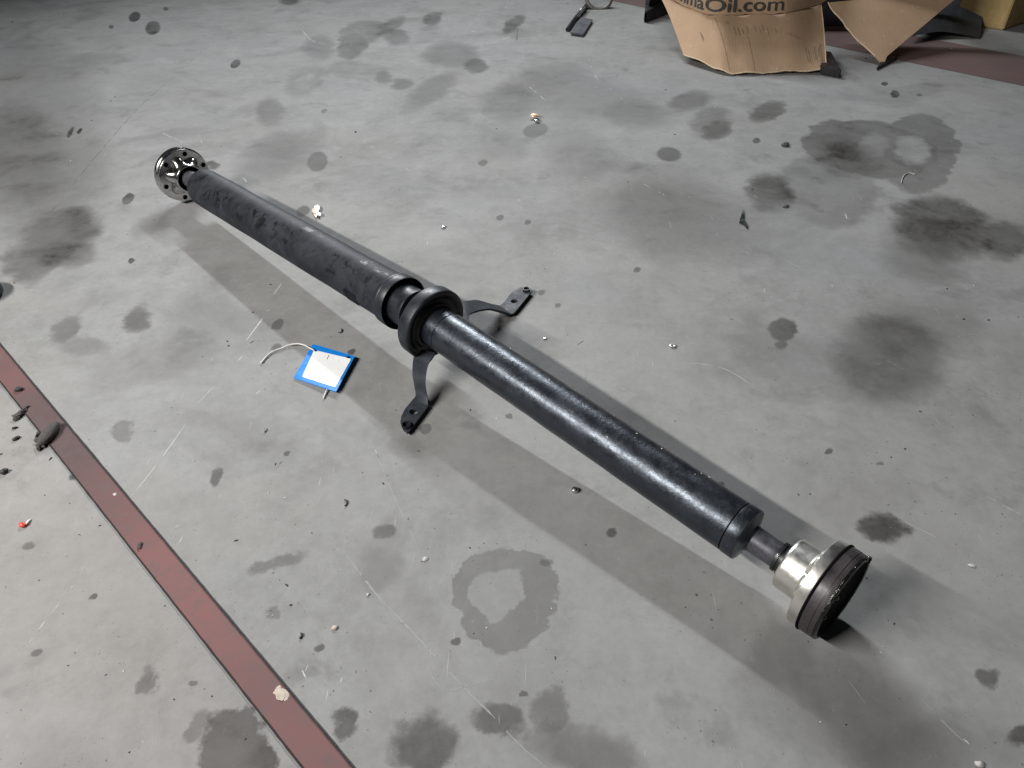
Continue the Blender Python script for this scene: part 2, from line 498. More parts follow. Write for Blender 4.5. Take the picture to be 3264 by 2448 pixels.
st(747, 1568, 30, 36, 10, 0.46, 0.25, 1); st(905, 1600, 68, 62, 0, 0.46, 0.30, 2); st(1085, 1560, 58, 38, 20, 0.42, 0.25, 2)
st(1190, 1545, 36, 45, 10, 0.42, 0.15, 1); st(1270, 1630, 100, 50, 10, 0.36, 0.5, 1); st(640, 1450, 30, 20, 0, 0.15, 0.5, 1)
st(600, 1215, 50, 14, -12, 0.32, 0.4, 1); st(590, 1320, 18, 14, 0, 0.28, 0.3, 1)
# lower right
st(1907, 1142, 52, 33, 12, 0.55, 0.25, 1); st(2138, 1462, 30, 26, 0, 0.5, 0.35, 1); st(2190, 1580, 32, 28, 0, 0.58, 0.35, 1)
st(1680, 1420, 60, 70, 30, 0.2, 0.6, 1); st(1850, 1560, 190, 90, 20, 0.22, 0.7, 1); st(2050, 1620, 150, 60, 0, 0.18, 0.7, 1)  # soft shadow beyond the near flange, painted into the floor colour
st(1180, 1215, 14, 8, 0, 0.3, 0.3, 0)
for (x, y, r) in ((1170, 632, 6), (1376, 583, 6), (1043, 352, 7), (1205, 660, 5), (1080, 470, 6), (1556, 1048, 7), (1790, 975, 7), (1900, 1000, 5), (1320, 1150, 9), (760, 760, 6), (985, 1385, 8), (1130, 1500, 7), (420, 1475, 7), (690, 1400, 8), (200, 1290, 6), (160, 1030, 8), (60, 1180, 9), (80, 1410, 8), (620, 980, 6), (1140, 480, 5), (700, 240, 5)):
    st(x, y, r * 1.3, r * 0.9, -20, 0.45, 0.3, 0)

def build_floor_material():
    t = NT('stained_and_shaded_concrete')
    P = t.pos()
    # mottled base
    big = t.noise(P, 1.1, 5, 0.55, 0.3).outputs[0]
    mid = t.noise(P, 7.0, 6, 0.62, 0.4).outputs[0]
    fin = t.noise(P, 70.0, 5, 0.68).outputs[0]
    grit = t.noise(P, 520.0, 3, 0.7).outputs[0]
    m25 = t.noise(P, 24.0, 6, 0.66, 0.5).outputs[0]
    k = t.math('ADD', t.math('MULTIPLY', big, 0.36), t.math('ADD', t.math('MULTIPLY', mid, 0.28), t.math('ADD', t.math('MULTIPLY', m25, 0.20), t.math('MULTIPLY', fin, 0.16))))
    base = t.ramp(k, [(0.36, (0.200, 0.198, 0.193)), (0.50, (0.268, 0.267, 0.263)), (0.64, (0.325, 0.324, 0.321))])
    tint = t.noise(P, 1.9, 3, 0.5).outputs[0]
    base = t.mix(t.mapr(tint, 0.52, 0.68, 0, 0.35), base, (0.258, 0.257, 0.272))
    base = t.mix(t.mapr(tint, 0.48, 0.34, 0, 0.35), base, (0.270, 0.262, 0.248))
    # distorted coordinates, three grades of wobble
    sep = t.n('ShaderNodeSeparateXYZ'); t.l(P, sep.inputs[0])
    flat = t.n('ShaderNodeCombineXYZ'); t.l(sep.outputs[0], flat.inputs[0]); t.l(sep.outputs[1], flat.inputs[1]); flat.inputs[2].default_value = 1.0
    DP = []
    for (sc, amp, det) in ((48.0, 0.016, 4), (14.0, 0.085, 7), (10.0, 0.115, 9)):
        nz = t.noise(P, sc, det, 0.62)
        c = t.n('ShaderNodeVectorMath', operation='SUBTRACT'); t.l(nz.outputs['Color'], c.inputs[0]); c.inputs[1].default_value = (0.5, 0.5, 0.5)
        m = t.n('ShaderNodeVectorMath', operation='MULTIPLY'); t.l(c.outputs[0], m.inputs[0]); m.inputs[1].default_value = (amp, amp, 0)
        a = t.n('ShaderNodeVectorMath', operation='ADD'); t.l(flat.outputs[0], a.inputs[0]); t.l(m.outputs[0], a.inputs[1])
        DP.append(a.outputs[0])
    D = None
    for (cx, cy, rx, ry, rot, kk, soft, wob, col) in STAINS_AND_SHADE:
        c = at(cx, cy); ca, sa = math.cos(math.radians(rot)), math.sin(math.radians(rot))
        e1 = (at(cx + rx * ca, cy + rx * sa) - at(cx - rx * ca, cy - rx * sa)) / 2
        e2 = (at(cx - ry * sa, cy + ry * ca) - at(cx + ry * sa, cy - ry * ca)) / 2
        Mi = Matrix(((e1.x, e2.x), (e1.y, e2.y))).inverted()
        q = []
        for r in (0, 1):
            d = t.n('ShaderNodeVectorMath', operation='DOT_PRODUCT')
            t.l(DP[wob], d.inputs[0])
            d.inputs[1].default_value = (Mi[r][0], Mi[r][1], -(Mi[r][0] * c.x + Mi[r][1] * c.y))
            q.append(d.outputs['Value'])
        rr = t.math('MULTIPLY_ADD', q[0], q[0], t.math('MULTIPLY', q[1], q[1]))
        m = t.mapr(rr, (1 + soft) ** 2, max(1 - soft, 0.02) ** 2, 1.0, 1.0 - kk)
        D = m if D is None else t.math('MINIMUM' if (wob == 2 and kk > 0) else 'MULTIPLY', D, m)
    D = t.math('MINIMUM', D, 1.12)
    cl1 = t.mapr(t.noise(P, 2.6, 6, 0.6, 0.5).outputs[0], 0.49, 0.68, 1.0, 0.75)
    cl2 = t.mapr(t.noise(P, 6.5, 6, 0.62, 0.3).outputs[0], 0.57, 0.70, 1.0, 0.80)
    D = t.math('MULTIPLY', D, t.math('MULTIPLY', cl1, cl2))
    # stain and painted shade strength is uneven inside
    dk = t.math('MULTIPLY', t.math('SUBTRACT', 1.0, D), t.math('MULTIPLY', t.mapr(fin, 0.25, 0.75, 0.93, 1.07), t.mapr(mid, 0.35, 0.65, 0.78, 1.15)))
    colr = t.mix(t.math('MULTIPLY', dk, 1.12, clamp=True), base, (0.024, 0.0205, 0.0185))
    # pits, dark grit and pale scuffs
    colr = t.mix(t.mapr(grit, 0.67, 0.76, 0, 0.35), colr, (0.42, 0.42, 0.42))
    colr = t.mix(t.mapr(grit, 0.34, 0.26, 0, 0.55), colr, (0.07, 0.068, 0.066))
    pit = t.noise(P, 150.0, 2, 0.5).outputs[0]
    zone = t.mapr(t.noise(P, 5.0, 3, 0.5).outputs[0], 0.45, 0.65)
    colr = t.mix(t.math('MULTIPLY', t.mapr(pit, 0.68, 0.74), zone), colr, (0.060, 0.058, 0.056))
    pit2 = t.noise(P, 310.0, 2, 0.5).outputs[0]
    colr = t.mix(t.mapr(pit2, 0.70, 0.75, 0, 0.7), colr, (0.060, 0.058, 0.056))
    scuf = t.noise(P, 240.0, 3, 0.6, 1.2).outputs[0]
    colr = t.mix(t.math('MULTIPLY', t.mapr(scuf, 0.66, 0.74), t.mapr(m25, 0.48, 0.62, 0, 0.6)), colr, (0.46, 0.46, 0.46))
    # pale directional scuffs
    mp = t.n('ShaderNodeMapping'); t.l(P, mp.inputs[0])
    mp.inputs['Rotation'].default_value = (0, 0, math.radians(-38)); mp.inputs['Scale'].default_value = (260, 14, 1)
    sc = t.noise(mp.outputs[0], 1.0, 2, 0.5).outputs[0]
    colr = t.mix(t.math('MULTIPLY', t.mapr(sc, 0.70, 0.78), t.mapr(mid, 0.46, 0.60, 0, 0.6)), colr, (0.5, 0.5, 0.5))
    mp = t.n('ShaderNodeMapping'); t.l(P, mp.inputs[0])
    mp.inputs['Rotation'].default_value = (0, 0, math.radians(28)); mp.inputs['Scale'].default_value = (330, 16, 1)
    sc = t.noise(mp.outputs[0], 1.0, 2, 0.5).outputs[0]
    colr = t.mix(t.math('MULTIPLY', t.mapr(sc, 0.72, 0.79), t.mapr(mid, 0.46, 0.58, 0, 0.6)), colr, (0.5, 0.5, 0.5))
    grain = t.noise(P, 1300.0, 2, 0.5).outputs[0]
    colr = t.mix(t.mapr(grain, 0.56, 0.70, 0, 0.16), colr, (0.40, 0.40, 0.40))
    colr = t.mix(t.mapr(grain, 0.44, 0.30, 0, 0.22), colr, (0.05, 0.05, 0.05))
    # the floor outside the red stripe is another, slightly pinker screed
    e = t.n('ShaderNodeVectorMath', operation='DOT_PRODUCT'); t.l(P, e.inputs[0])
    qa, qb = at(5, 1224), at(963, 2448)
    dd = (qb - qa).normalized(); e.inputs[1].default_value = (dd.y, -dd.x, 0)
    off_ = dd.y * qa.x - dd.x * qa.y
    colr = t.mix(t.mapr(e.outputs['Value'], off_, off_ + 0.02, 0, 1), colr, t.mix(0.85, colr, (1.03, 0.99, 0.975), 'MULTIPLY'))
    ro = t.math('SUBTRACT', t.mapr(k, 0.35, 0.65, 0.88, 0.78), t.math('MULTIPLY', dk, 0.30))
    t.set(col=colr, rough=ro, spec=0.14)
    t.bump(t.math('ADD', t.math('MULTIPLY', fin, 0.9), t.math('MULTIPLY', grit, 0.25)), 0.16, 0.0016)
    return t.m

bm = bmesh.new()
vs = [bm.verts.new(Vector(p)) for p in ((-9, -5, 0), (9, -5, 0), (9, 13, 0), (-9, 13, 0))]
bm.faces.new(vs)
floor = link('floor', bm, build_floor_material())
tag(floor, 'grey concrete workshop floor with dark oil stains and painted soft shade', kind='structure')

# ------------------------------------------------------------------ painted stripes
def stripe(edgeA, edgeB, t0, t1, label, lines=(True, True)):
    """edgeA / edgeB: two ground points of each long edge"""
    A0, A1 = edgeA; B0, B1 = edgeB
    d = ((A1 - A0).normalized() + (B1 - B0).normalized()).normalized()
    n = Vector((-d.y, d.x, 0))
    a = ((A0 + A1) / 2); b = ((B0 + B1) / 2)
    wa = (a - A0).dot(n); off = (b - a).dot(n)
    rnd = random.Random(3)
    N = 120
    bm = bmesh.new()
    rows = []
    for i in range(N + 1):
        s = t0 + (t1 - t0) * i / N
        base = Vector((a.x, a.y, 0)) + d * (s - 0) 
        rows.append([base + Vector((0, 0, 0.0012)), base + n * off + Vector((0, 0, 0.0012))])
    sheet(bm, rows)
    bmesh.ops.recalc_face_normals(bm, faces=bm.faces[:])
    o = link('painted_stripe', bm, M_red_paint)
    tag(o, label, kind='structure')
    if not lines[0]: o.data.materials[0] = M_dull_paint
    for k, (e, on) in enumerate(((0.0, lines[0]), (off, lines[1]))):
        if not on: continue
        bm = bmesh.new()
        rows = []
        for i in range(N * 4 + 1):
            s = t0 + (t1 - t0) * i / (N * 4)
            wd = 0.0008 + 0.0004 * rnd.random()
            j = (rnd.random() - 0.5) * 0.0004
            base = Vector((a.x, a.y, 0.0024)) + d * s + n * (e + j)
            rows.append([base - n * wd, base + n * wd])
        sheet(bm, rows)
        bmesh.ops.recalc_face_normals(bm, faces=bm.faces[:])
        link('edge_line', bm, M_edge, o)
    return o

stripe((at(5, 1104), at(1100, 2418)), (at(5, 1224), at(963, 2448)), -3.2, 2.0,
       'worn red floor stripe with black edge lines past the blue tag')
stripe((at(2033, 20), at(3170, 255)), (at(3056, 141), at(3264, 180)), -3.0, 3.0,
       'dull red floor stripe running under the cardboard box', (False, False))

# ------------------------------------------------------------------ scratches (flat marks on the floor)
def marks(name, segs, mat, wmul=1.0, z=0.0002):
    """thin uneven streaks that fade out and start again, all in one sheet"""
    rnd = random.Random(11)
    bm = bmesh.new()
    for (pts, wpx, dash) in segs:
        P = catmull([at(x, y, z) for x, y in pts], 6) if len(pts) > 2 else [at(x, y, z) for x, y in pts]
        Q = []
        for a, b in zip(P, P[1:]):
            n = max(2, int((b - a).length / 0.004))
            Q += [a.lerp(b, i / n) for i in range(n)]
        Q.append(P[-1])
        ph = rnd.random() * 6
        prev = None
        N = len(Q)
        for i, q in enumerate(Q):
            d = (Q[min(i + 1, N - 1)] - Q[max(i - 1, 0)]).normalized()
            nn = Vector((-d.y, d.x, 0))
            mpp = (q - Vector((0, 0, H))).length / F
            f = 0.5 + 0.5 * math.sin(ph + i * 0.37) * math.sin(ph * 2 + i * 0.11)
            f += rnd.uniform(-.25, .25)
            k = max(0.0, min(1.0, (f - (1 - dash) * 0.85) * 3 + 0.15))
            k *= min(1.0, 0.35 + 4.0 * min(i, N - 1 - i) / N)
            wd = wpx * mpp * 0.5 * wmul * k * rnd.uniform(.55, 1.1)
            if wd < 0.00012:
                prev = None
                continue
            c = q + nn * rnd.uniform(-.15, .15) * wpx * mpp
            cur = (bm.verts.new(c + nn * wd), bm.verts.new(c - nn * wd))
            if prev: bm.faces.new((prev[0], prev[1], cur[1], cur[0]))
            prev = cur
    bm.normal_update()
    for f in bm.faces:
        if f.normal.z < 0: f.normal_flip()
    o = link(name, bm, mat, floor)
    o['kind'] = 'stuff'
    return o

M_scr = simple('pale_scratch', (0.36, 0.36, 0.35), (0.52, 0.52, 0.50), 0.7, 0.0, 300, 0.0)
M_scr2 = simple('faint_scratch', (0.24, 0.245, 0.245), (0.31, 0.315, 0.315), 0.7, 0.0, 300, 0.0)
M_scr3 = simple('dark_scratch', (0.04, 0.04, 0.04), (0.09, 0.09, 0.09), 0.7, 0.0, 300, 0.0)
bright = [
    ([(837, 1015), (776, 1097)], 6, .95), ([(774, 1135), (757, 1150)], 7, .95), ([(702, 1211), (629, 1287)], 3.5, .9),
    ([(590, 1354), (500, 1480), (415, 1588)], 5, .97), ([(831, 1243), (814, 1257)], 5, .9), ([(897, 903), (871, 940)], 7, .95),
    ([(860, 985), (850, 994)], 6, 1), ([(837, 1016), (806, 1060)], 5, .95), ([(256, 1835), (225, 1876)], 4, .9),
    ([(194, 1917), (118, 2012)], 5, .92), ([(107, 2032), (89, 2052)], 4, 1), ([(312, 1748), (296, 1776)], 5, 1),
    ([(585, 1707), (565, 1738)], 5, 1), ([(580, 1666), (557, 1684)], 4, .9), ([(1631, 117), (1544, 145)], 4, .95), ([(1540, 157), (1517, 161)], 4, 1),
    ([(961, 92), (991, 127), (1042, 142)], 3.5, .85), ([(516, 424), (570, 447)], 4.5, 1), ([(570, 447), (604, 466)], 3, .6),
    ([(766, 565), (780, 572), (788, 589)], 5, .9), ([(632, 432), (646, 460)], 4, .5), ([(2200, 1156), (2290, 1169), (2351, 1197), (2393, 1227)], 4, .8),
    ([(3144, 1580), (3264, 1647)], 4, .85), ([(2874, 1658), (2982, 1712)], 3, .8), ([(1895, 240), (1906, 254)], 5, 1),
    ([(2694, 680), (2700, 698)], 6, 1), ([(1300, 935), (1330, 938)], 3, 1), ([(1652, 635), (1660, 646)], 5, 1),
    ([(1610, 20), (1616, 24)], 4, 1), ([(1500, 95), (1515, 103)], 4, 1), ([(970, 58), (1005, 60)], 3, .7), ([(2435, 918), (2440, 945)], 4, .9),
    ([(1183, 1405), (1225, 1500)], 3, .5), ([(3070, 2355), (3090, 2372)], 9, 1), ([(2805, 2075), (2812, 2084)], 7, 1), ([(2190, 628), (2205, 628)], 4, 1),
    ([(2650, 908), (2655, 914)], 7, 1), ([(2540, 922), (2546, 925)], 7, 1), ([(2712, 1012), (2722, 1018)], 6, 1), ([(3090, 1800), (3110, 1810)], 8, 1),
    ([(960, 2130), (975, 2160)], 9, .7), ([(1085, 2175), (1092, 2160)], 7, 1), ([(985, 2110), (970, 2150)], 4, .7),
]
faint = [
    ([(1183, 1405), (1260, 1590), (1343, 1769)], 4, .95), ([(1086, 1746), (1200, 1894), (1320, 2020), (1474, 2186), (1571, 2283), (1657, 2374), (1743, 2448)], 7, .85),
    ([(1320, 2020), (1360, 2120), (1417, 2200), (1500, 2182), (1583, 2163)], 5, .8), ([(1330, 2010), (1345, 1998)], 6, .9),
    ([(784, 746), (680, 798)], 5, .85), ([(2501, 829), (2586, 871)], 4, .6), ([(2619, 2048), (2673, 2135), (2711, 2178), (2771, 2259)], 4, .6),
    ([(2787, 2064), (2863, 2151), (2901, 2183), (2977, 2270), (3069, 2362), (3098, 2394)], 4.5, .6), ([(2988, 1978), (3060, 2012)], 3, .7),
    ([(3166, 2070), (3220, 2097)], 4, .7), ([(1674, 266), (1745, 325)], 6, .6), ([(2540, 985), (2586, 992)], 5, .6), ([(3050, 1076), (3100, 1064)], 4, .8),
    ([(1150, 445), (1330, 560)], 5, .35), ([(1870, 1180), (2100, 1290), (2480, 1420), (2780, 1560), (2985, 1690)], 3, .45), ([(2160, 1200), (2200, 1250), (2215, 1300)], 4, .5),
    ([(2300, 1280), (2450, 1560)], 3, .35), ([(2470, 1410), (2430, 1470)], 3, .6), ([(2400, 620), (2460, 660)], 4, .3), ([(2050, 585), (2110, 618)], 5, .6),
    ([(700, 1660), (900, 1630)], 4, .3), ([(560, 1840), (520, 1890)], 3, .7), ([(430, 1880), (370, 1950)], 3, .7), ([(600, 2020), (560, 2050)], 4, .6),
    ([(2370, 800), (2390, 810)], 4, .7), ([(2680, 930), (2760, 965)], 4, .5), ([(2830, 1150), (2900, 1190)], 3, .6), ([(3020, 1200), (3200, 1290)], 3, .5),
    ([(1890, 130), (1880, 200), (1920, 260), (2010, 340)], 4, .35), ([(2330, 300), (2180, 420)], 4, .3), ([(700, 1350), (660, 1400)], 3, .6),
    ([(430, 1660), (500, 1580)], 3, .5), ([(500, 1790), (470, 1830)], 3, .6), ([(330, 1650), (380, 1590)], 3, .6), ([(880, 1330), (840, 1380)], 3, .5),
]
dark = [
    ([(540, 255), (440, 345), (330, 470), (199, 630)], 1.5, .8), ([(720, 100), (540, 255)], 1.2, .5), ([(199, 630), (130, 720)], 1.3, .5),
    ([(1650, 87), (1647, 133)], 4, 1), ([(810, 1085), (795, 1095)], 6, .8), ([(900, 1470), (890, 1480)], 6, .9),
    ([(1805, 1095), (1830, 1080)], 4, .7), ([(1840, 1100), (1860, 1085)], 4, .6), ([(340, 335), (370, 305)], 4, .6), ([(2325, 1017), (2340, 1017)], 5, 1),
]
marks('scratch', bright, M_scr, 0.62)
marks('scratch', faint, M_scr2, 0.9)
marks('scratch', dark, M_scr3, 0.9)

# ================================================================== the propeller shaft
P0 = at(1452, 1080, 0.106); P1 = at(2345, 1680, 0.0752)
DN = (P1 - P0).normalized()
Q0 = at(1120, 871, 0.106); Q1 = at(777, 670, 0.0880)
DR = (Q1 - Q0).normalized()
shaft = thing('propeller_shaft', 'long black jointed propeller shaft with steel flanges lying across the floor', 'driveshaft', (P0.x, P0.y, 0))

def part(name, mats, prof_list, O, D, parent=shaft, n=72, smooth=35, rfun=None, caps=()):
    bm = bmesh.new()
    for prof in prof_list:
        r = lathe(bm, O, D, prof, n, rfun)
        if 0 in caps: cap(bm, r[0][::-1])
        if 1 in caps: cap(bm, r[-1])
    bmesh.ops.recalc_face_normals(bm, faces=bm.faces[:])
    return link(name, bm, mats, parent, smooth)

# front (glossy) tube, slightly dented
def dents(a, s, r):
    return r + 0.00025 * math.sin(23 * s + 3 * a) * math.sin(61 * s + 2 * a)
prof = [(-0.050, 0.034), (-0.050, 0.0392), (-0.0495, 0.0397), (-0.0232, 0.0397), (-0.0225, 0.0384), (-0.0210, 0.0384), (-0.0203, 0.0400)]
prof += [(-0.0203 + (0.5965 + 0.0203) * i / 60.0, 0.0400) for i in range(1, 61)]
prof += [(0.5965, 0.0385)]
tube_front = part('front_tube', M_tube, [prof], P0, DN, rfun=dents, n=96)
# dull flecks stuck to the tube
bm = bmesh.new()
rnd = random.Random(5)
d_, u_, v_ = frame(DN)
for i in range(13):
    s = 0.05 + 0.52 * rnd.random(); a = rnd.uniform(0.9, 2.6)
    c = P0 + d_ * s + (u_ * math.cos(a) + v_ * math.sin(a)) * 0.0402
    k = rnd.uniform(0.0005, 0.0013)
    blob(bm, c - Vector((0, 0, k * .3)), k * rnd.uniform(1, 2.2), k, k * .5, rnd.random() * 3, 0.3, 1, i)
o = link('paint_chip', bm, M_pale, tube_front); o['kind'] = 'stuff'

part('end_cap', M_tube, [[(0.5975, 0.0386), (0.5985, 0.0404), (0.6000, 0.0407), (0.6165, 0.0407), (0.6178, 0.0402), (0.6184, 0.0392),
                          (0.6195, 0.0330), (0.6215, 0.0260), (0.6240, 0.0215), (0.6290, 0.0194)]], P0, DN)
part('neck', M_neck, [[(0.6270, 0.0196), (0.6420, 0.0194), (0.6560, 0.0188), (0.6660, 0.0190), (0.6680, 0.0180)]], P0, DN)
clamp = part('boot_clamp', M_rubber, [[(0.6665, 0.0185), (0.6670, 0.0222), (0.6715, 0.0226), (0.6720, 0.0208), (0.6745, 0.0208), (0.6750, 0.0232),
                               (0.6815, 0.0236), (0.6830, 0.0225)]], P0, DN)
for (s, a, rr) in ((0.6790, 1.62, 0.0240), (0.6695, 2.25, 0.0228), (0.6800, 2.6, 0.0238)):
    bm = bmesh.new()
    c = P0 + d_ * s + (u_ * math.cos(a) + v_ * math.sin(a)) * rr
    blob(bm, c - Vector((0, 0, .001)), 0.0028, 0.0019, 0.0013, 0.8, 0.2, 2, 3)
    link('clip', bm, M_steel, clamp, 60)
_f = P0 + DN * 0.70
_cv = (Vector((0, 0, H)) - _f).normalized()
DJ = (DN + (_cv - DN * _cv.dot(DN)) * 0.055).normalized()
PJ = _f - DJ * 0.70
dj, uj, vj = frame(DJ)
cup = part('joint_cup', M_cup, [[(0.6800, 0.0222), (0.6803, 0.0330), (0.6810, 0.0360), (0.6828, 0.0378), (0.6860, 0.0384), (0.7150, 0.0388), (0.7200, 0.0392)]], PJ, DJ)
# lobed boss between cup and flange ring
def lobes(a, s, r):
    k = 0.5 + 0.5 * math.cos(6 * (a + 0.30))
    return r + 0.0130 * k * max(0.0, min(1.0, (s - 0.7125) / 0.004)) * (0 if r < 0.0352 else 1)
part('lobed_boss', M_cup, [[(0.7115, 0.0382), (0.7128, 0.0388), (0.7165, 0.0393), (0.7180, 0.0410), (0.7215, 0.0418)]], PJ, DJ, rfun=lobes, n=120)
fr = part('flange_ring', M_cup, [[(0.7210, 0.0340), (0.7211, 0.0622), (0.7214, 0.0638), (0.7222, 0.0646), (0.7345, 0.0652), (0.7362, 0.0648)]], PJ, DJ)
part('gasket', M_black, [[(0.7362, 0.0600), (0.7362, 0.0668), (0.7382, 0.0672), (0.7392, 0.0668), (0.7392, 0.0600)]], PJ, DJ)
part('dark_flange', M_ringdark, [[(0.7392, 0.0600), (0.7392, 0.0648), (0.7400, 0.0656), (0.7520, 0.0655), (0.7524, 0.0646), (0.7536, 0.0646)]], PJ, DJ)
def lumpy(a, s, r):
    return r + 0.0006 * math.sin(9 * a + 400 * s) * math.sin(23 * a) - 0.0007 * max(0, math.sin(4 * a + 1))
part('greasy_rim', M_ringdark, [[(0.7536, 0.0646), (0.7540, 0.0652), (0.7572, 0.0650), (0.7590, 0.0646)]], PJ, DJ)
part('greasy_face', M_grease, [[(0.7588, 0.0644), (0.7605, 0.0648), (0.7628, 0.0640), (0.7638, 0.0615), (0.7630, 0.0585)]], PJ, DJ, rfun=lumpy, n=160)
part('end_face', M_black, [[(0.7631, 0.0590), (0.7622, 0.0540), (0.7600, 0.0500), (0.7600, 0.0030)]], PJ, DJ, caps=(1,))
bm = bmesh.new()
for i in range(16):
    a = rnd.uniform(0.2, 2.9)
    s = 0.7610 + rnd.uniform(-0.003, 0.0025)
    rr = rnd.uniform(0.0585, 0.0640) if s < 0.763 else rnd.uniform(0.054, 0.0625)
    c = PJ + dj * s + (uj * math.cos(a) + vj * math.sin(a)) * rr
    k = rnd.uniform(0.0012, 0.0036)
    blob(bm, c - Vector((0, 0, k * .4)), k * 1.3, k, k * .8, rnd.random() * 3, 0.3, 2, 100 + i)
o = link('grease', bm, M_grease, shaft, 60); o['kind'] = 'stuff'

# centre support bearing
ring = part('bearing_ring', M_rubgrey, [[(-0.0815, 0.0560), (-0.0825, 0.0640), (-0.0815, 0.0692), (-0.0790, 0.0704), (-0.0590, 0.0708), (-0.0558, 0.0700), (-0.0538, 0.0682), (-0.0530, 0.0660), (-0.0530, 0.0640)]], P0, DN, n=96)
part('rubber_mount', M_rubber, [[(-0.0530, 0.0641), (-0.0545, 0.0610), (-0.0590, 0.0570), (-0.0625, 0.0530), (-0.0630, 0.0490), (-0.0610, 0.0455)],
                                [(-0.0816, 0.0562), (-0.0780, 0.0520), (-0.0760, 0.0430), (-0.0780, 0.0300), (-0.0800, 0.0260)]], P0, DN, n=96)
part('bearing_sleeve', M_dust, [[(-0.0640, 0.0460), (-0.0575, 0.0456), (-0.0540, 0.0440), (-0.0535, 0.0412)]], P0, DN)
part('bearing_seal', M_black, [[(-0.0540, 0.0416), (-0.0480, 0.0398)]], P0, DN)

# rear joint: dark gap, inner can, collar, long dusty tube
JR = Q0 - DR * 0.0      # rear axis
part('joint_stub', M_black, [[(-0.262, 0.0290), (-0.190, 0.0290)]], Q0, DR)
part('joint_can', M_rubgrey, [[(-0.2190, 0.0290), (-0.2195, 0.0385), (-0.2180, 0.0412), (-0.2150, 0.0418), (-0.2120, 0.0410), (-0.1960, 0.0405), (-0.1610, 0.0408), (-0.1460, 0.0408)]], Q0, DR)
part('collar', M_rubgrey, [[(-0.1530, 0.0400), (-0.1560, 0.0500), (-0.1730, 0.0512), (-0.1770, 0.0520), (-0.1782, 0.0530), (-0.1770, 0.0538), (-0.1590, 0.0536), (-0.1578, 0.0526), (-0.1565, 0.0532), (-0.1500, 0.0530), (-0.1460, 0.0505)]], Q0, DR)
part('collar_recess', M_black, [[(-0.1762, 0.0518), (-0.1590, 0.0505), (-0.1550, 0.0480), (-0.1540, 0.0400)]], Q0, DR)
prof = [(-0.1500, 0.0515), (-0.1470, 0.0500), (-0.1400, 0.0486)]
prof += [(-0.140 + (0.655 + 0.140) * i / 50.0, 0.0480 - 0.0008 * i / 50.0) for i in range(1, 51)]
prof += [(0.6640, 0.0462), (0.6695, 0.0425), (0.6720, 0.0360), (0.6735, 0.0250)]
def rdents(a, s, r):
    return r + 0.0003 * math.sin(17 * s + 2 * a) + 0.0002 * math.sin(5 * a + 40 * s)
rear = part('rear_tube', M_rear, [prof], Q0, DR, rfun=rdents, n=96)
# welded balance weight on the rear tube
dr, ur, vr = frame(DR)
bm = bmesh.new()
rows = []
for i in range(9):
    a = 0.02 - 0.75 * i / 8.0
    row = []
    for s in (-0.083, -0.070, -0.055, -0.040):
        row.append(Q0 + dr * s + (ur * math.cos(a) + vr * math.sin(a)) * 0.0490)
    rows.append(row)
sheet(bm, rows)
bmesh.ops.solidify(bm, geom=bm.faces[:], thickness=0.0016)
bmesh.ops.recalc_face_normals(bm, faces=bm.faces[:])
link('balance_weight', bm, M_rear, rear, 30)
# neck and far joint
part('rear_neck', M_neck, [[(0.6690, 0.0330), (0.6750, 0.0318), (0.6780, 0.0270), (0.6790, 0.0262), (0.6850, 0.0262), (0.6860, 0.0235), (0.7640, 0.0215)]], Q0, DR)
FC = Q0 + DR * 0.7790                    # bolt face of the far flange
FD = -DR                                 # out of the face, toward the shaft
fd, fu, fv = frame(FD)
ph0 = None
# turn the bolt pattern so that one hole stands at the top as in the photograph
def fxf(x, y, z):
    return FC + fd * z + fu * x + fv * y
def circ(cx, cy, r, n, ph=0.0):
    return [(cx + r * math.cos(ph + 2 * math.pi * i / n), cy + r * math.sin(ph + 2 * math.pi * i / n)) for i in range(n)]
PH = math.radians(90 - 16)
def scallop(r0, r1, n=120):
    out = []
    for i in range(n):
        a = 2 * math.pi * i / n
        k = 0.5 + 0.5 * math.cos(6 * (a - PH))
        r = r1 - (r1 - r0) * k ** 1.6
        out.append((r * math.cos(a), r * math.sin(a)))
    return out
BC = 0.0575
holes = [circ(BC * math.cos(PH + i * math.pi / 3), BC * math.sin(PH + i * math.pi / 3), 0.0060, 20) for i in range(6)]
flange = part('far_flange', M_flange, [[(0.0, 0.0668), (-0.0012, 0.0680), (-0.0080, 0.0684), (-0.0088, 0.0678), (-0.0098, 0.0678), (-0.0106, 0.0690), (-0.0130, 0.0708), (-0.0240, 0.0708), (-0.0255, 0.0690), (-0.0260, 0.0500)]], FC, FD, caps=(1,))
bm = bmesh.new()
plate(bm, [circ(0, 0, 0.0669, 96), scallop(0.0400, 0.0540)] + holes, -0.0035, 0.0, 0, fxf)
link('bolt_face', bm, M_flange, flange, 35)
for i in range(6):
    a = PH + i * math.pi / 3
    c = fxf(BC * math.cos(a), BC * math.sin(a), 0)
    bm = bmesh.new()
    lathe(bm, c, FD, [(-0.0003, 0.0078), (0.0010, 0.0076), (0.0010, 0.0064), (-0.0002, 0.0059), (-0.0075, 0.0059)], 20)
    bmesh.ops.recalc_face_normals(bm, faces=bm.faces[:])
    hb = link('bolt_hole_rim', bm, M_flange, flange, 40)
    bm = bmesh.new()
    lathe(bm, c, FD, [(-0.0050, 0.0060), (-0.0051, 0.0006)], 20)
    link('bolt_hole', bm, M_black, flange)
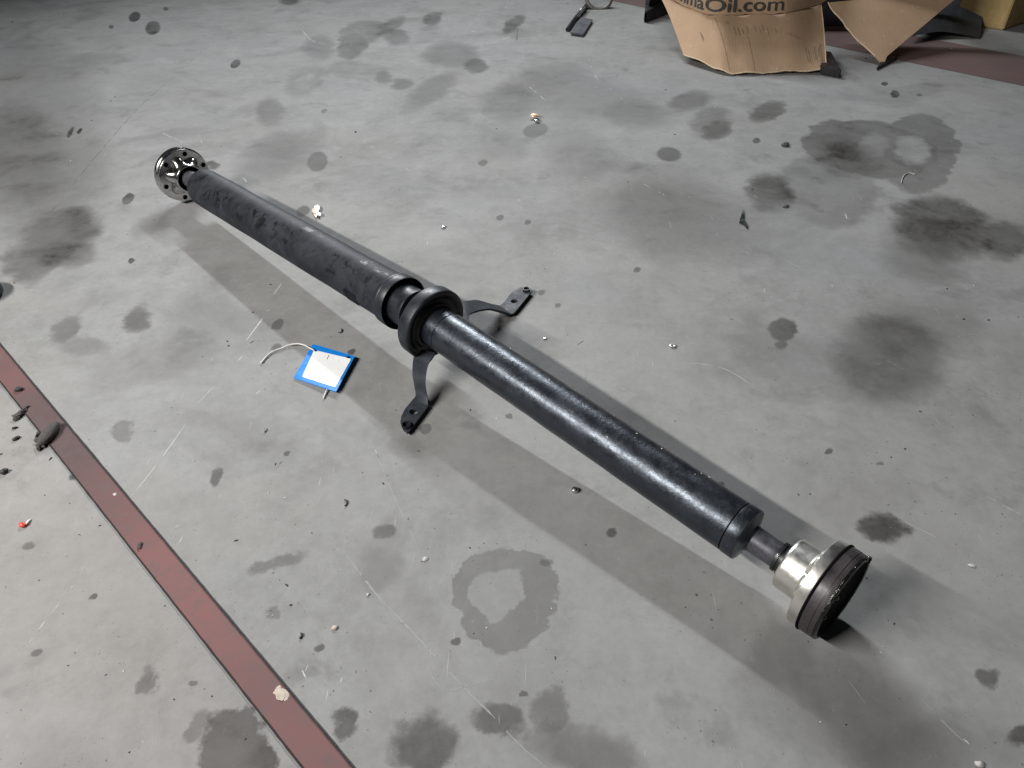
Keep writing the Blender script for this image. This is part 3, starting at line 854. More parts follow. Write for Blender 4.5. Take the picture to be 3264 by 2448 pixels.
# scalloped hub
bm = bmesh.new()
lv = [(0.000, 0.0395, 0.0535), (0.007, 0.0390, 0.0522), (0.0125, 0.0384, 0.0495), (0.0170, 0.0380, 0.0450), (0.0210, 0.0376, 0.0402), (0.0300, 0.0372, 0.0378), (0.0345, 0.0368, 0.0368), (0.0356, 0.0352, 0.0352), (0.0350, 0.0325, 0.0325)]
R = []
for z, r0, r1 in lv:
    R.append([bm.verts.new(fxf(x, y, z)) for x, y in scallop(r0, r1)])
for a, b in zip(R, R[1:]):
    for i in range(len(a)):
        j = (i + 1) % len(a)
        bm.faces.new((a[i], a[j], b[j], b[i]))
bmesh.ops.recalc_face_normals(bm, faces=bm.faces[:])
link('hub', bm, M_flange, flange, 50)
part('hub_recess', M_black, [[(0.0352, 0.0326), (0.0100, 0.0310), (0.0050, 0.0180)]], FC, FD, flange, caps=(1,))

# bracket arms of the centre bearing
def arm(rows, foot, hole, studp, zfoot, z):
    bm = bmesh.new()
    pts = []
    L = catmull([z(*a, h) for a, b, h in rows], 5); Rr = catmull([z(*b, h) for a, b, h in rows], 5)
    grid = []
    for a, b in zip(L, Rr):
        grid.append([a.lerp(b, k / 4.0) for k in range(5)])
    sheet(bm, grid)
    bmesh.ops.recalc_face_normals(bm, faces=bm.faces[:])
    n = sum((f.normal for f in bm.faces), Vector())
    if n.z < 0: bmesh.ops.reverse_faces(bm, faces=bm.faces[:])
    bmesh.ops.solidify(bm, geom=bm.faces[:], thickness=0.0050)
    bmesh.ops.recalc_face_normals(bm, faces=bm.faces[:])
    a_ = link('bracket_arm', bm, M_brack, shaft, 40)
    bm = bmesh.new()
    lp = [z(x, y, zfoot) for x, y in foot]
    hc = z(hole[0], hole[1], zfoot)
    lp2 = [(p.x, p.y) for p in lp]
    plate(bm, [lp2, circ(hc.x, hc.y, hole[2], 24)], zfoot - 0.0042, zfoot)
    f_ = link('bracket_foot', bm, M_brack, a_, 40)
    sp = z(studp[0], studp[1], zfoot)
    bm = bmesh.new()
    lathe(bm, Vector((sp.x, sp.y, zfoot)), (0, 0, 1), [(-0.0085, 0.0060), (0.0, 0.0084), (0.0045, 0.0086), (0.0053, 0.0080), (0.0053, 0.0064), (0.0005, 0.0060), (0.0004, 0.0005)], 28)
    bmesh.ops.recalc_face_normals(bm, faces=bm.faces[:])
    link('stud', bm, M_rubber, a_, 40)

z6 = zm(1240, 1080, 300 / 1555.0)
arm([((430, 150), (760, 230), .064), ((408, 280), (700, 325), .062), ((388, 430), (642, 420), .056), ((388, 600), (608, 600), .047), ((418, 780), (606, 760), .034), ((440, 930), (632, 930), .0225), ((408, 985), (640, 1104), .0095)],
    [(408, 984), (640, 1106), (630, 1130), (330, 1528), (300, 1548), (250, 1500), (212, 1440), (187, 1370), (205, 1275), (268, 1150)], (405, 1202, 0.0078), (288, 1448), 0.0095, z6)
z7 = zm(1440, 880, 300 / 2212.0)
arm([((60, 640), (300, 1150), .072), ((225, 590), (388, 1040), .070), ((370, 578), (435, 885), .066), ((560, 560), (640, 798), .056), ((720, 588), (880, 760), .045), ((900, 640), (1060, 792), .034), ((1130, 692), (1390, 884), .0105)],
    [(1128, 694), (1392, 886), (1450, 872), (1500, 820), (1900, 330), (1830, 285), (1700, 262), (1605, 268), (1440, 360), (1360, 440), (1240, 605)], (1465, 590, 0.0080), (1755, 335), 0.0105, z7)

# ================================================================== blue hang tag
zt = zm(800, 1050, 400 / 2212.0)
tq = [zt(1090, 255, .0060), zt(1830, 470, .0100), zt(1500, 1095, .0090), zt(750, 850, .0035)]
tagt = thing('hang_tag', 'blue plastic hang tag with white paper label and nylon cable tie', 'tag', (zt(1290, 670).x, zt(1290, 670).y, 0))
def tagp(u, v, dz=0.0):
    a = tq[0].lerp(tq[1], u); b = tq[3].lerp(tq[2], u)
    return a.lerp(b, v) + Vector((0, 0, dz))
bm = bmesh.new()
sheet(bm, [[tagp(i / 6.0, j / 6.0) for i in range(7)] for j in range(7)])
bmesh.ops.recalc_face_normals(bm, faces=bm.faces[:])
if sum((f.normal.z for f in bm.faces)) < 0: bmesh.ops.reverse_faces(bm, faces=bm.faces[:])
bmesh.ops.solidify(bm, geom=bm.faces[:], thickness=0.0018)
tp = link('tag_plate', bm, M_blue, tagt)
bm = bmesh.new()
lp = []
for (cx, cy, a0) in ((0.14, 0.19, 180), (0.925, 0.14, 270), (0.91, 0.885, 0), (0.20, 0.885, 90)):
    for k in range(6):
        a = math.radians(a0 + 90 * k / 5.0)
        lp.append((cx + 0.035 * math.cos(a), cy + 0.035 * math.sin(a)))
bm.faces.new([bm.verts.new(tagp(u, v, 0.0006)) for u, v in lp])
bm.normal_update()
for f in bm.faces:
    if f.normal.z < 0: f.normal_flip()
pl = link('paper_label', bm, M_white, tp)
bm = bmesh.new()
def tmark(u, v, u2, v2, wd):
    a, b = tagp(u, v, .0010), tagp(u2, v2, .0010)
    d = (b - a).normalized(); n = Vector((-d.y, d.x, 0)) * wd
    f = bm.faces.new([bm.verts.new(p) for p in (a + n, a - n, b - n, b + n)])
    f.normal_update()
    if f.normal.z < 0: f.normal_flip()
tmark(0.47, 0.18, 0.475, 0.30, 0.0005)
tmark(0.59, 0.20, 0.595, 0.26, 0.00008); tmark(0.72, 0.20, 0.725, 0.27, 0.00008)
link('printed_mark', bm, M_ink, pl)
for (u, v) in ((0.075, 0.155), (0.885, 0.09)):
    bm = bmesh.new()
    lathe(bm, tagp(u, v, 0.0), (0, 0, 1), [(0.0014, 0.0034), (0.0016, 0.0028), (0.0013, 0.0005)], 16)
    bmesh.ops.recalc_face_normals(bm, faces=bm.faces[:])
    link('tag_hole', bm, M_black, tp)
bm = bmesh.new()
tube(bm, catmull([zt(1118, 372, .0100), zt(1085, 352, .0125), zt(1030, 325, .0110), zt(960, 285, .0080), zt(870, 258, .0060), zt(780, 255, .0050), zt(660, 280, .0045), zt(560, 325, .0040), zt(440, 365, .0036), zt(340, 420, .0033), zt(260, 490, .0030), zt(185, 585, .0028)], 4), 0.0015, 8)
blob(bm, zt(185, 585, .0022), .0028, .0024, .0022, 0, .1, 2)
link('cable_tie', bm, M_tie, tagt, 60)
bm = bmesh.new()
tube(bm, catmull([zt(1400, 960, .004), zt(1345, 1055, .0035), zt(1310, 1130, .0030), zt(1275, 1218, .0025)], 3), 0.0015, 8)
link('cable_tie_tail', bm, M_tie, tagt, 60)

# ================================================================== cardboard box with splayed flaps
zc = 0.165
crease = [at(2100, -20, zc), at(2200, 27, zc), at(2275, 49, zc), at(2390, 46, zc), at(2506, 41, zc), at(2617, 13, zc)]
bott = [at(2178, 172, .030), at(2262, 208, .020), at(2326, 232, .010), at(2420, 231, .010), at(2550, 226, .012), at(2634, 222, .016)]
cb = thing('cardboard_box', 'brown cardboard box with torn splayed bottom flaps and a printed web address', 'box', (1.05, 3.55, 0))
rnd = random.Random(21)
bm = bmesh.new()
rows = []
NU, NV = 40, 14
def along(poly, u):
    x = u * (len(poly) - 1); i = min(int(x), len(poly) - 2); return poly[i].lerp(poly[i + 1], x - i)
def smoothalong(poly, u):
    q = catmull(poly, 8); x = u * (len(q) - 1); i = min(int(x), len(q) - 2); return q[i].lerp(q[i + 1], x - i)
for j in range(NV + 1):
    v = j / NV
    row = []
    for i in range(NU + 1):
        u = i / NU
        p = smoothalong(crease, u).lerp(smoothalong(bott, u), v)
        p += Vector((0, 0, 0.012 * math.sin(math.pi * v) * (0.6 + 0.4 * math.sin(5 * u))))
        p += Vector((0, 0, 0.003 * math.sin(31 * u + 4 * v)))
        if j == NV: p += Vector((0, (rnd.random() - .5) * 0.006, 0))
        row.append(p)
    rows.append(row)
sheet(bm, rows)
bmesh.ops.recalc_face_normals(bm, faces=bm.faces[:])
if sum((f.normal.z for f in bm.faces)) < 0: bmesh.ops.reverse_faces(bm, faces=bm.faces[:])
r = bmesh.ops.solidify(bm, geom=bm.faces[:], thickness=0.0045)
bm.normal_update()
flap = link('flap', bm, M_card, cb, 40)
# pale torn edge along the lower rim
bm = bmesh.new()
tube(bm, [p + Vector((0, -0.001, 0.0005)) for p in rows[-1]], 0.0022, 6)
link('torn_edge', bm, M_cardedge, flap)
bm = bmesh.new()
tube(bm, [r_[-1] + Vector((0.001, 0, 0)) for r_ in rows], 0.0020, 6)
link('torn_edge', bm, M_cardedge, flap)
# creases and grubby marks on the flap
def flapp(u, v, dz=0.0):
    i = min(int(u * NU), NU - 1); j = min(int(v * NV), NV - 1); fu_ = u * NU - i; fv_ = v * NV - j
    a = rows[j][i].lerp(rows[j][i + 1], fu_); b = rows[j + 1][i].lerp(rows[j + 1][i + 1], fu_)
    return a.lerp(b, fv_) + Vector((0, -dz * .5, dz))
def flap_mark(name, u0, v0, u1, v1, wd, mat, n=14):
    bm = bmesh.new(); rws = []
    for i in range(n + 1):
        k = i / n; ww = wd * (0.4 + 0.8 * rnd.random())
        p = flapp(u0 + (u1 - u0) * k, v0 + (v1 - v0) * k, 0.0012)
        rws.append([p + Vector((-ww, 0, 0)), p + Vector((ww, 0, 0))])
    sheet(bm, rws)
    bmesh.ops.recalc_face_normals(bm, faces=bm.faces[:])
    o = link(name, bm, mat, flap)
    return o
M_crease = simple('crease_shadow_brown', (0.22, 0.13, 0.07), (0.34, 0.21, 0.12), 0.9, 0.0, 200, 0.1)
M_smudge = simple('grubby_cardboard', (0.17, 0.125, 0.095), (0.33, 0.23, 0.15), 0.9, 0.0, 160, 0.1)
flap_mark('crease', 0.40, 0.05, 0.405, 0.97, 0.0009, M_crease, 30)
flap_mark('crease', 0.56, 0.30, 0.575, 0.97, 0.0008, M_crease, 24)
for k in range(11):
    u = 0.50 + 0.022 * k + rnd.uniform(-.004, .004)
    flap_mark('smudge', u, 0.22 + rnd.uniform(0, .06), u + .004, 0.30 + rnd.uniform(0, .10), rnd.uniform(.0006, .0018), M_smudge, 6)
for k in range(9):
    u = 0.86 + 0.012 * k + rnd.uniform(-.003, .003)
    flap_mark('smudge', u, 0.60 + rnd.uniform(0, .12), u + .002, 0.82 + rnd.uniform(0, .10), rnd.uniform(.0006, .0022), M_smudge, 6)
flap_mark('smudge', 0.205, 0.50, 0.215, 0.60, 0.006, M_smudge, 6)
flap_mark('smudge', 0.86, 0.16, 0.90, 0.24, 0.010, M_smudge, 6)
# fold ridge along the crease, wall above
wallp = [smoothalong(crease, i / 40.0) for i in range(41)]
bm = bmesh.new()
tube(bm, [p + Vector((0, -0.002, 0.003 + 0.002 * math.sin(i * 1.7))) for i, p in enumerate(wallp)], 0.0030, 6)
link('fold_ridge', bm, M_card, cb, 60)
bm = bmesh.new()
TOP = 0.30
rows2 = []
for j in range(9):
    v = j / 8.0
    rows2.append([Vector((p.x, p.y + 0.02 * v, zc + 0.004 + (TOP - zc) * v)) + Vector((0, 0.004 * math.sin(9 * v + i * .3), 0)) for i, p in enumerate(wallp)])
sheet(bm, rows2)
bmesh.ops.recalc_face_normals(bm, faces=bm.faces[:])
bmesh.ops.solidify(bm, geom=bm.faces[:], thickness=0.0045)
link('front_wall', bm, M_card, cb, 40)
# remaining walls of the box
r1 = at(3052, -8, 0.175)
back_l = Vector((wallp[0].x - 0.02, wallp[0].y + 0.42, 0)); right_b = Vector((r1.x + 0.02, r1.y + 0.30, 0))
def wall(a, b, name):
    bm = bmesh.new()
    a = Vector((a.x, a.y, 0)); b = Vector((b.x, b.y, 0))
    g = [[a.lerp(b, i / 6.0) + Vector((0, 0, zc + 0.004 + (TOP - zc) * j / 4.0)) for i in range(7)] for j in range(5)]
    sheet(bm, g)
    bmesh.ops.solidify(bm, geom=bm.faces[:], thickness=0.0045)
    bmesh.ops.recalc_face_normals(bm, faces=bm.faces[:])
    return link(name, bm, M_card, cb)
cor = wallp[-1]
mid_r = at(2660, -10, zc)
wall(wallp[0], back_l, 'side_wall')
wall(cor, mid_r, 'side_wall'); wall(mid_r, r1, 'side_wall'); wall(r1, right_b, 'side_wall'); wall(right_b, back_l, 'side_wall')
# right-hand flap hanging to a corner
A = at(2640, 8, .168); T = at(2806, 197, .014); B = at(3048, -6, .172)
bm = bmesh.new()
rows3 = []
for j in range(13):
    v = j / 12.0
    a = A.lerp(T, v); b = B.lerp(T, v)
    row = []
    for i in range(17):
        p = a.lerp(b, i / 16.0) + Vector((0, 0, 0.010 * math.sin(math.pi * i / 16.0) * (1 - v)))
        if i == 0 and 0 < j < 12: p += Vector((rnd.uniform(-.006, .006) - 0.012 * math.sin(math.pi * v), 0, 0))
        row.append(p)
    rows3.append(row)
rows3[-1] = [T + (B - A).normalized() * 0.0012 * i for i in range(17)]
sheet(bm, rows3)
bmesh.ops.recalc_face_normals(bm, faces=bm.faces[:])
if sum((f.normal.z for f in bm.faces)) < 0: bmesh.ops.reverse_faces(bm, faces=bm.faces[:])
bmesh.ops.solidify(bm, geom=bm.faces[:], thickness=0.0045)
fl2 = link('corner_flap', bm, M_card, cb, 40)
bm = bmesh.new()
tube(bm, [r_[0] + Vector((0, 0, 0.0005)) for r_ in rows3[:-1]], 0.0026, 6)
link('torn_edge', bm, M_cardedge, fl2)
# printed address wrapped along the front wall
cu = bpy.data.curves.new('printed_text', 'FONT')
cu.body = 'CommaOil.com'
cu.size = 1.0
cu.resolution_u = 3
cu.offset = 0.012
to = bpy.data.objects.new('tmp_text', cu)
COL.objects.link(to)
dg = bpy.context.evaluated_depsgraph_get()
tm = bpy.data.meshes.new_from_object(to.evaluated_get(dg))
bm = bmesh.new(); bm.from_mesh(tm)
bpy.data.objects.remove(to)
bmesh.ops.subdivide_edges(bm, edges=[e for e in bm.edges if e.calc_length() > 0.12], cuts=2)
xs = [v.co.x for v in bm.verts]; x0, x1 = min(xs), max(xs)
arc = [0.0]
for a, b in zip(wallp, wallp[1:]): arc.append(arc[-1] + (b - a).length)
def walls(s):
    for i in range(len(arc) - 1):
        if s <= arc[i + 1] or i == len(arc) - 2:
            k = (s - arc[i]) / (arc[i + 1] - arc[i]); p = wallp[i].lerp(wallp[i + 1], k)
            d = (wallp[i + 1] - wallp[i]).normalized()
            return p, Vector((d.y, -d.x, 0)).normalized()
def arcat(px):   # arc position whose wall foot lies at pixel column px
    best = min(range(41), key=lambda i: abs(1632 + F * wallp[i].x / (wallp[i].y * _c - (zc - H) * _s) - px))
    return arc[best]
sa, sb = arcat(2122), arcat(2492)
for v in bm.verts:
    u = (v.co.x - x0) / (x1 - x0)
    s = sa + (sb - sa) * u
    p, nrm = walls(s)
    h = v.co.y * 0.066
    zz = zc + 0.015 + h
    vv = (zz - zc - 0.004) / (TOP - zc)
    v.co = Vector((p.x, p.y + 0.02 * vv, zz)) + nrm * 0.0085
bmesh.ops.recalc_face_normals(bm, faces=bm.faces[:])
link('printed_text', bm, M_ink, cb)

# ------------------------------------------------------------------ other clutter by the box
def cuboid_thing(name, label, cat, base, depthv, height, mat, parts=None, bev=0.004):
    """base: two ground points of the front edge"""
    a, b = base
    bm = bmesh.new()
    c, d = b + depthv, a + depthv
    lo = [bm.verts.new(Vector((p.x, p.y, 0.001))) for p in (a, b, c, d)]
    hi = [bm.verts.new(Vector((p.x, p.y, height))) for p in (a, b, c, d)]
    bm.faces.new(lo[::-1]); bm.faces.new(hi)
    for i in range(4):
        j = (i + 1) % 4
        bm.faces.new((lo[i], lo[j], hi[j], hi[i]))
    bmesh.ops.recalc_face_normals(bm, faces=bm.faces[:])
    bmesh.ops.bevel(bm, geom=bm.edges[:], offset=bev, segments=2, affect='EDGES')
    o = link(name, bm, mat, None, 40, loc=Vector((a.x, a.y, 0)))
    tag(o, label, cat)
    return o

# black plastic bin with a rim left of the box
bin_ = thing('plastic_bin', 'black plastic bin standing left of the cardboard box', 'bin', (at(2090, 60).x, at(2090, 60).y, 0))
a, b = at(2058, 74), at(2170, 28)
dv = Vector((0.12, 1.0, 0)).normalized()
bm = bmesh.new()
def cub(bm, a, b, dv, z0, z1):
    c, d = b + dv, a + dv
    lo = [bm.verts.new(Vector((p.x, p.y, z0))) for p in (a, b, c, d)]
    hi = [bm.verts.new(Vector((p.x, p.y, z1))) for p in (a, b, c, d)]
    fs = [bm.faces.new(lo[::-1]), bm.faces.new(hi)] + [bm.faces.new((lo[i], lo[(i + 1) % 4], hi[(i + 1) % 4], hi[i])) for i in range(4)]
    bmesh.ops.bevel(bm, geom=list({e for f in fs for e in f.edges}), offset=0.003, segments=2, affect='EDGES')
cub(bm, a, b, dv * 0.30, 0.001, 0.052)
link('bin_body', bm, M_blackpl, bin_, 40)
bm = bmesh.new()
cub(bm, a + dv * 0.07 + (b - a) * .06, b + dv * 0.07, dv * 0.22, 0.052, 0.17)
link('bin_lid', bm, M_blackpl, bin_, 40)
bm = bmesh.new()
cub(bm, a - (b - a).normalized() * 0.016 + dv * 0.02, a - (b - a).normalized() * 0.002 + dv * .02, dv * 0.05, 0.001, 0.045)
link('latch', bm, M_blackpl, bin_, 40)

cuboid_thing('plastic_block', 'low black plastic block under the wide cardboard flap', 'block', (at(2612, 238), at(2676, 250)), Vector((0.04, 0.24, 0)), 0.032, M_blackpl)
cuboid_thing('plastic_crate', 'black crate in the dark under the cardboard box', 'crate', (Vector((0.86, 3.78, 0)), Vector((1.75, 3.78, 0))), Vector((0, 0.25, 0)), 0.164, M_blackpl)
cuboid_thing('black_wedge', 'small black wedge below the pointed cardboard corner', 'wedge', (at(2792, 226), at(2850, 196)), Vector((0.05, 0.09, 0)), 0.012, M_rubber, bev=0.002)  # low black slab on the floor under the flap tip
# yellowed board box at the far right
a, b = at(3197, 97), at(3300, 62)
c = at(3118, 85)
cuboid_thing('board_box', 'yellowed board box behind the dark trim panel', 'box', (a, b), (c - a) * 2.0, 0.42, M_yellow)
# dark curved trim panel
bm = bmesh.new()
lo = catmull([at(2900, 118, .026), at(2990, 101, .030), at(3060, 109, .018), at(3125, 122, .004)], 6)
hi = catmull([at(2930, 40, .050), at(3000, 0, .075), at(3070, -30, .10), at(3124, -45, .10)], 6)
rows4 = []
for j in range(9):
    v = j / 8.0
    rows4.append([p.lerp(q, v) + Vector((0, -0.018 * math.sin(math.pi * v), 0)) for p, q in zip(lo, hi)])
sheet(bm, rows4)
bmesh.ops.solidify(bm, geom=bm.faces[:], thickness=0.006)
bmesh.ops.recalc_face_normals(bm, faces=bm.faces[:])
tag(link('trim_panel', bm, M_panel, None, 40, loc=Vector((at(3125, 122).x, at(3125, 122).y, 0))), 'curved dark grey trim panel leaning beside the pointed cardboard corner', 'panel')

# hinge / bracket with plate
zh = zm(1780, 0, 400 / 2212.0)
hg = thing('hinge', 'black hinge with square plate and shiny pin on the floor', 'hinge', (zh(350, 400).x, zh(350, 400).y, 0))
bm = bmesh.new()
q = [zh(400, 305, .012), zh(610, 345, .012), zh(440, 610, .012), zh(200, 575, .012)]
cub_pts = q
lo = [bm.verts.new(Vector((p.x, p.y, .006))) for p in q]; hi_ = [bm.verts.new(Vector((p.x, p.y, .013))) for p in q]
bm.faces.new(lo[::-1]); bm.faces.new(hi_)
for i in range(4): bm.faces.new((lo[i], lo[(i + 1) % 4], hi_[(i + 1) % 4], hi_[i]))
bmesh.ops.recalc_face_normals(bm, faces=bm.faces[:])
bmesh.ops.bevel(bm, geom=bm.edges[:], offset=0.0025, segments=2, affect='EDGES')
link('hinge_plate', bm, M_panel, hg, 40)
bm = bmesh.new()
tube(bm, [zh(160, 520, .009), zh(300, 320, .009), zh(500, 90, .010)], 0.0095, 10)
link('hinge_rail', bm, M_blackpl, hg, 50)
bm = bmesh.new()
tube(bm, [zh(345, 290, .019), zh(485, 115, .020)], 0.0048, 10)
link('hinge_pin', bm, M_steel, hg, 50)
bm = bmesh.new()
tube(bm, [zh(390, 200, .012), zh(410, 165, .012)], 0.007, 8)
link('white_lug', bm, M_white, hg, 50)

# loose steel ring behind the hinge
bm = bmesh.new()
cr = at(1908, -8, 0.045)
Rr_, rr_ = 0.062, 0.0100
for i in range(48):
    pass
dR = Vector((0.1, -0.75, 0.62)).normalized(); _, ru, rv = frame(dR)
pts = [cr + (ru * math.cos(2 * math.pi * i / 48) + rv * math.sin(2 * math.pi * i / 48)) * Rr_ for i in range(48)]
rg = []
for i, p in enumerate(pts):
    rad = (p - cr).normalized()
    rg.append([bm.verts.new(p + (rad * math.cos(2 * math.pi * k / 12) + dR * math.sin(2 * math.pi * k / 12)) * rr_) for k in range(12)])
for i in range(48):
    a_, b_ = rg[i], rg[(i + 1) % 48]
    for k in range(12):
        bm.faces.new((a_[k], a_[(k + 1) % 12], b_[(k + 1) % 12], b_[k]))
bmesh.ops.recalc_face_normals(bm, faces=bm.faces[:])
tag(link('steel_ring', bm, M_ringst, None, 60, loc=Vector((cr.x, cr.y, 0))), 'dull grey steel ring propped up behind the hinge', 'ring')

# ------------------------------------------------------------------ small litter
def litter(name, label, cat, px, py, rx, ry, rz, mat, rot=0.0, rough=0.25, sub=2, seed=0, group=None):
    p = at(px, py)
    bm = bmesh.new()
    rx, ry, rz = rx * .85, ry * .85, rz * .8
    blob(bm, (p.x, p.y, 0.0004), rx, ry, rz, rot, rough, sub, seed)
    return tag(link(name, bm, mat, None, 60, loc=Vector((p.x, p.y, 0))), label, cat, group)

litter('pebble', 'dark rounded pebble left of the large oil puddle', 'pebble', 2502, 465, .016, .012, .010, M_stone, .3, .12, 3, 1)
litter('pebble', 'small grey pebble beside the soft dark oil patch', 'pebble', 2503, 659, .011, .008, .005, M_stone, .3, .12, 3, 2)
litter('coal_crumb', 'angular black crumb in the corner by the red stripe', 'crumb', 15, 1507, .0085, .0085, .007, M_coal, .6, .15, 1, 3)
litter('coal_crumb', 'long greenish black crumb beside the red stripe', 'crumb', 52, 1400, .008, .0045, .004, M_coal, .9, .2, 2, 4)
litter('coal_crumb', 'narrow black crumb between the red stripe and the dirt tuft', 'crumb', 48, 1366, .006, .003, .003, M_coal, .5, .2, 2, 5)
litter('dirt_clod', 'round black clod on the red stripe', 'dirt', 62, 1245, .0095, .007, .006, M_coal, .2, .2, 2, 6)
litter('paper_scrap', 'tan torn flake lying on the red stripe', 'scrap', 895, 2212, .0135, .0085, .0018, M_tan, -.75, .3, 3, 7)
litter('dirt_clod', 'crooked grey clod on the pink part of the red stripe', 'dirt', 446, 1742, .004, .0085, .0035, M_dirt, .2, .35, 2, 8)
litter('putty_blob', 'white putty blob at the end of a long scratch', 'putty', 1355, 1783, .0046, .0038, .0020, M_pale, .4, .35, 3, 9)
litter('metal_bead', 'round tan bead on the floor near the ring-shaped stain', 'bead', 1067, 2003, .0050, .0042, .003, M_tan, 0, .08, 3, 10)
litter('metal_bead', 'tiny white bead above the ring-shaped stain scratch', 'bead', 1173, 1897, .0026, .0026, .0022, M_pale, 0, .08, 2, 11)
litter('foam_lump', 'pale lump at the floor edge beside the lower scratches', 'lump', 3120, 2440, .006, .005, .005, M_pale, 0, .2, 2, 12)
# dirt lump across the stripe edge and its tuft
p = at(160, 1392)
dl = thing('dirt_lump', 'large teardrop lump of dark dirt across the red stripe', 'dirt', (p.x, p.y, 0))
bm = bmesh.new(); dd = at(186, 1356) - at(132, 1424); blob(bm, (p.x, p.y, .002), .0310, .0125, .010, math.atan2(dd.y, dd.x), .06, 3, 13)
link('lump_body', bm, M_dirt, dl, 60)
bm = bmesh.new()
for i, (x, y) in enumerate(((130, 1420), (126, 1432), (138, 1425), (124, 1405), (122, 1390), (135, 1408))):
    q_ = at(x, y); blob(bm, (q_.x, q_.y, .001), .0065, .0035, .004, 0.9 + i, .35, 2, 40 + i)
link('crumbly_tail', bm, M_dirt, dl, 60)
p = at(66, 1324)
bm = bmesh.new()
for i, (x, y, k) in enumerate(((60, 1328, 1.2), (72, 1316, 1.0), (84, 1302, .7), (54, 1338, .8))):
    q_ = at(x, y); blob(bm, (q_.x, q_.y, .0015), .008 * k, .0048 * k, .004 * k, .8, .35, 2, 60 + i)
tag(link('dirt_tuft', bm, M_dirt, None, 60, loc=Vector((p.x, p.y, 0))), 'ragged brown tuft of dirt on the outer edge of the red stripe', 'dirt')
# white ribbon-like scrap with orange backing
zr = zm(960, 640, 100 / 2212.0)
p = zr(1100, 760)
rb = thing('plastic_scrap', 'twisted white and peach plastic scrap behind the rear tube', 'scrap', (p.x, p.y, 0))
def polysheet(pts, z, z2, zz):
    bm = bmesh.new()
    lp = [(q_.x, q_.y) for q_ in [zz(x, y, z) for x, y in pts]]
    plate(bm, [lp], z, z2)
    return bm
link('white_ribbon', polysheet([(1180, 300), (1320, 450), (1300, 600), (1210, 800), (1400, 880), (1420, 980), (1370, 1070), (1250, 1060), (1180, 990), (1060, 1200), (1010, 1160), (1050, 870), (850, 870), (1010, 760), (930, 520), (950, 400)], .006, .0075, zr), M_white, rb)
link('peach_backing', polysheet([(930, 540), (780, 640), (760, 760), (880, 900), (890, 1020), (980, 1140), (1050, 1180), (1060, 760)], .0025, .0045, zr), M_orange, rb)
# brass coloured nut with a steel stem
p = at(1705, 378)
nt = thing('brass_fitting', 'shiny brass fitting above its small round stain', 'fitting', (p.x, p.y, 0))
bm = bmesh.new(); blob(bm, (p.x, p.y, .008), .017, .014, .006, .5, .16, 2, 15)
link('fitting_head', bm, M_copper, nt, 60)
q_ = at(1712, 390)
bm = bmesh.new(); lathe(bm, Vector((q_.x, q_.y, .0005)), (0, 0, 1), [(0, .0085), (.008, .0085), (.010, .004)], 16)
bmesh.ops.recalc_face_normals(bm, faces=bm.faces[:])
link('fitting_stem', bm, M_steel, nt, 40)
# small steel discs and rivets
def disc(px, py, r, h, label, dimple=True):
    p = at(px, py)
    bm = bmesh.new()
    rr = lathe(bm, Vector((p.x, p.y, 0.0004)), (0, 0, 1), [(0, r * .96), (h * .3, r), (h * .8, r), (h, r * .85), (h * (.75 if dimple else 1.1), r * .45), (h * .75 if dimple else h * 1.15, r * .05)], 20)
    cap(bm, rr[-1])
    bmesh.ops.recalc_face_normals(bm, faces=bm.faces[:])
    tag(link('steel_rivet', bm, M_steel, None, 50, loc=Vector((p.x, p.y, 0))), label, 'rivet')
disc(2145, 1105, .0068, .003, 'small dimpled steel disc right of the front tube')
disc(1413, 726, .0062, .005, 'round steel rivet with a dirt halo above the bearing bracket')
disc(1832, 1566, .0056, .006, 'bright steel rivet in the shadow strip beside the front tube', False)
disc(1737, 1080, .0040, .002, 'tiny bright disc between the bracket foot and the front tube', False)
# bent wire bits
def wire(px, r, label, mat=M_steel, name='wire_bit', z=.002):
    pts = catmull([at(x, y, z) for x, y in px], 5)
    bm = bmesh.new(); tube(bm, pts, r, 6)
    p = pts[0]
    tag(link(name, bm, mat, None, 60, loc=Vector((p.x, p.y, 0))), label, 'wire')
wire([(1078, 1060), (1085, 1060), (1089, 1054), (1088, 1048)], .0014, 'tiny hooked steel wire in the shadow beside the joint')
wire([(842, 1377), (848, 1370), (844, 1366)], .0014, 'small curled steel bit below the blue tag')
wire([(1098, 1592), (1106, 1598), (1104, 1608), (1098, 1612)], .0012, 'dark curved wire crescent near the long pale scratch', M_coal)
wire([(2874, 583), (2876, 570), (2884, 557), (2897, 551), (2916, 556)], .0013, 'thin pale curl of wire on the large oil puddle', M_pale)
wire([(955, 2035), (962, 2026), (960, 2018)], .0014, 'short bent dark wire between the red stripe and the bead', M_coal)
# flat dark leaf scrap
zl = zm(2360, 640, 160 / 2212.0)
p = zl(100, 800)
bm = polysheet([(100, 420), (140, 600), (150, 820), (230, 960), (320, 1160), (260, 1230), (190, 1110), (60, 1030), (-60, 980), (-40, 880), (20, 700), (40, 560)], .001, .003, zl)
for v in bm.verts: v.co.z += 0.003 * random.random()
tag(link('leaf_scrap', bm, M_green, None, None, loc=Vector((p.x, p.y, 0))), 'torn dark green black leaf scrap on the pale floor', 'scrap')
# red and white stub at lower left
p = at(76, 1676)
pg = thing('plastic_plug', 'tiny red plastic plug with a white tip left of the red stripe', 'plug', (p.x, p.y, 0))
bm = bmesh.new(); blob(bm, (p.x, p.y, .0006), .0062, .0052, .004, 0, .15, 2, 30); link('red_head', bm, M_red, pg, 60)
bm = bmesh.new(); tube(bm, [at(82, 1672, .003), at(92, 1660, .002), at(98, 1655, .0015)], .0022, 6, taper=[1, .8, .3]); link('white_tip', bm, M_white, pg, 60)
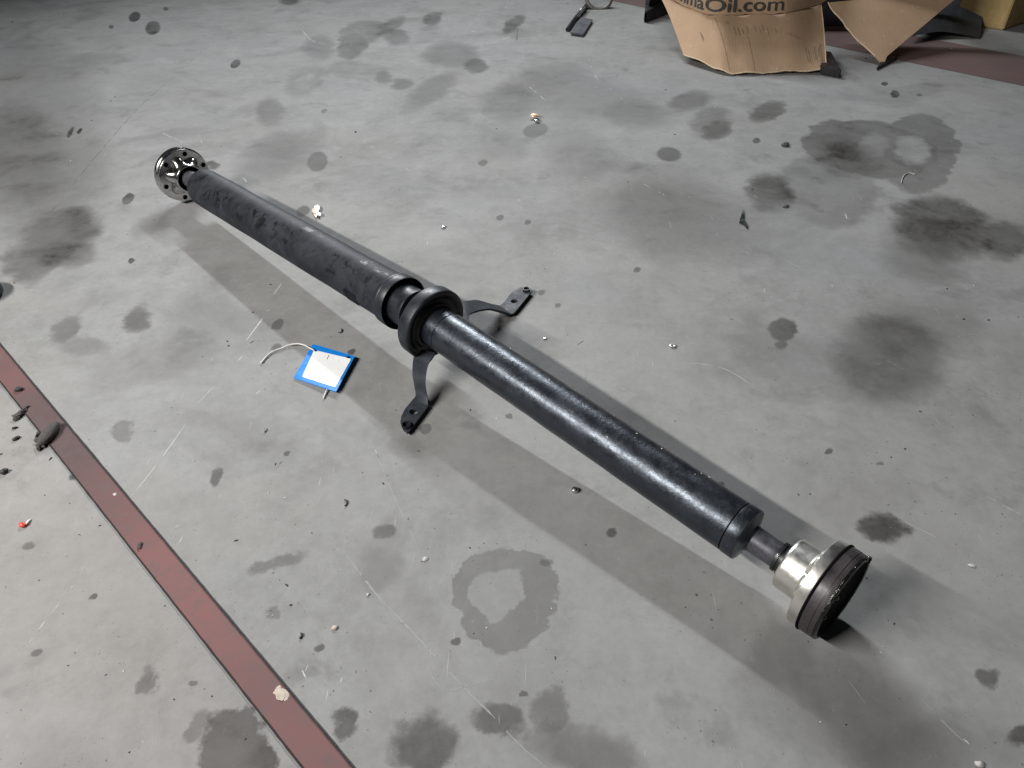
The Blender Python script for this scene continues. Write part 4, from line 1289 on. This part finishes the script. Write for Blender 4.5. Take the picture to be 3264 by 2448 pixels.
# white fleck on stripe
litter('pale_flake', 'white triangular flake on the red stripe', 'flake', 367, 1577, .0045, .004, .0016, M_pale, .3, .3, 1, 33)
litter('pale_flake', 'white flake on the floor right of the lower dark stain patch', 'flake', 3098, 1803, .007, .0035, .0015, M_pale, -.2, .3, 1, 34)
# dark lid at the left border
p = at(-66, 948)
bm = bmesh.new()
rr = lathe(bm, Vector((p.x, p.y, 0.0006)), (0, 0, 1), [(0, .046), (.004, .050), (.022, .050), (.027, .046), (.028, .030)], 40)
cap(bm, rr[-1]); bmesh.ops.recalc_face_normals(bm, faces=bm.faces[:])
tag(link('can_lid', bm, M_green, None, 40, loc=Vector((p.x, p.y, 0))), 'dark rounded lid at the edge of the floor left of the flange', 'lid')

# scattered grit, too small to count
rnd = random.Random(99)
def grit(name, n, mat, lo_, hi_, seed, zone=None):
    rnd = random.Random(seed)
    bm = bmesh.new()
    done = 0
    while done < n:
        px, py = rnd.uniform(-60, 3320), rnd.uniform(-40, 2500)
        if zone and not zone(px, py, rnd): continue
        p = at(px, py)
        mpp = (p - Vector((0, 0, H))).length / F
        k = rnd.uniform(lo_, hi_) * mpp * (0.5 + rnd.random() ** 3 * 1.8)
        a = rnd.random() * 3.14
        el = rnd.uniform(1, 2.6)
        n3 = rnd.randint(4, 6)
        top = bm.verts.new((p.x + k * .1, p.y, k * .8 + .0004))
        ring_ = []
        for i in range(n3):
            t_ = 2 * math.pi * i / n3 + rnd.uniform(-.3, .3)
            x, y = math.cos(t_) * k * el, math.sin(t_) * k
            ring_.append(bm.verts.new((p.x + x * math.cos(a) - y * math.sin(a), p.y + x * math.sin(a) + y * math.cos(a), 0.0004)))
        for i in range(n3):
            bm.faces.new((ring_[i], ring_[(i + 1) % n3], top))
        done += 1
    o = link(name, bm, mat, floor)
    o['kind'] = 'stuff'
grit('dark_grit', 170, M_coal, 0.7, 1.5, 1)
grit('dark_grit', 100, M_coal, 0.7, 1.8, 2, lambda x, y, r: (x < 1500 and y > 1300) or r.random() < .1)
grit('pale_grit', 110, M_pale, 0.7, 1.6, 3)
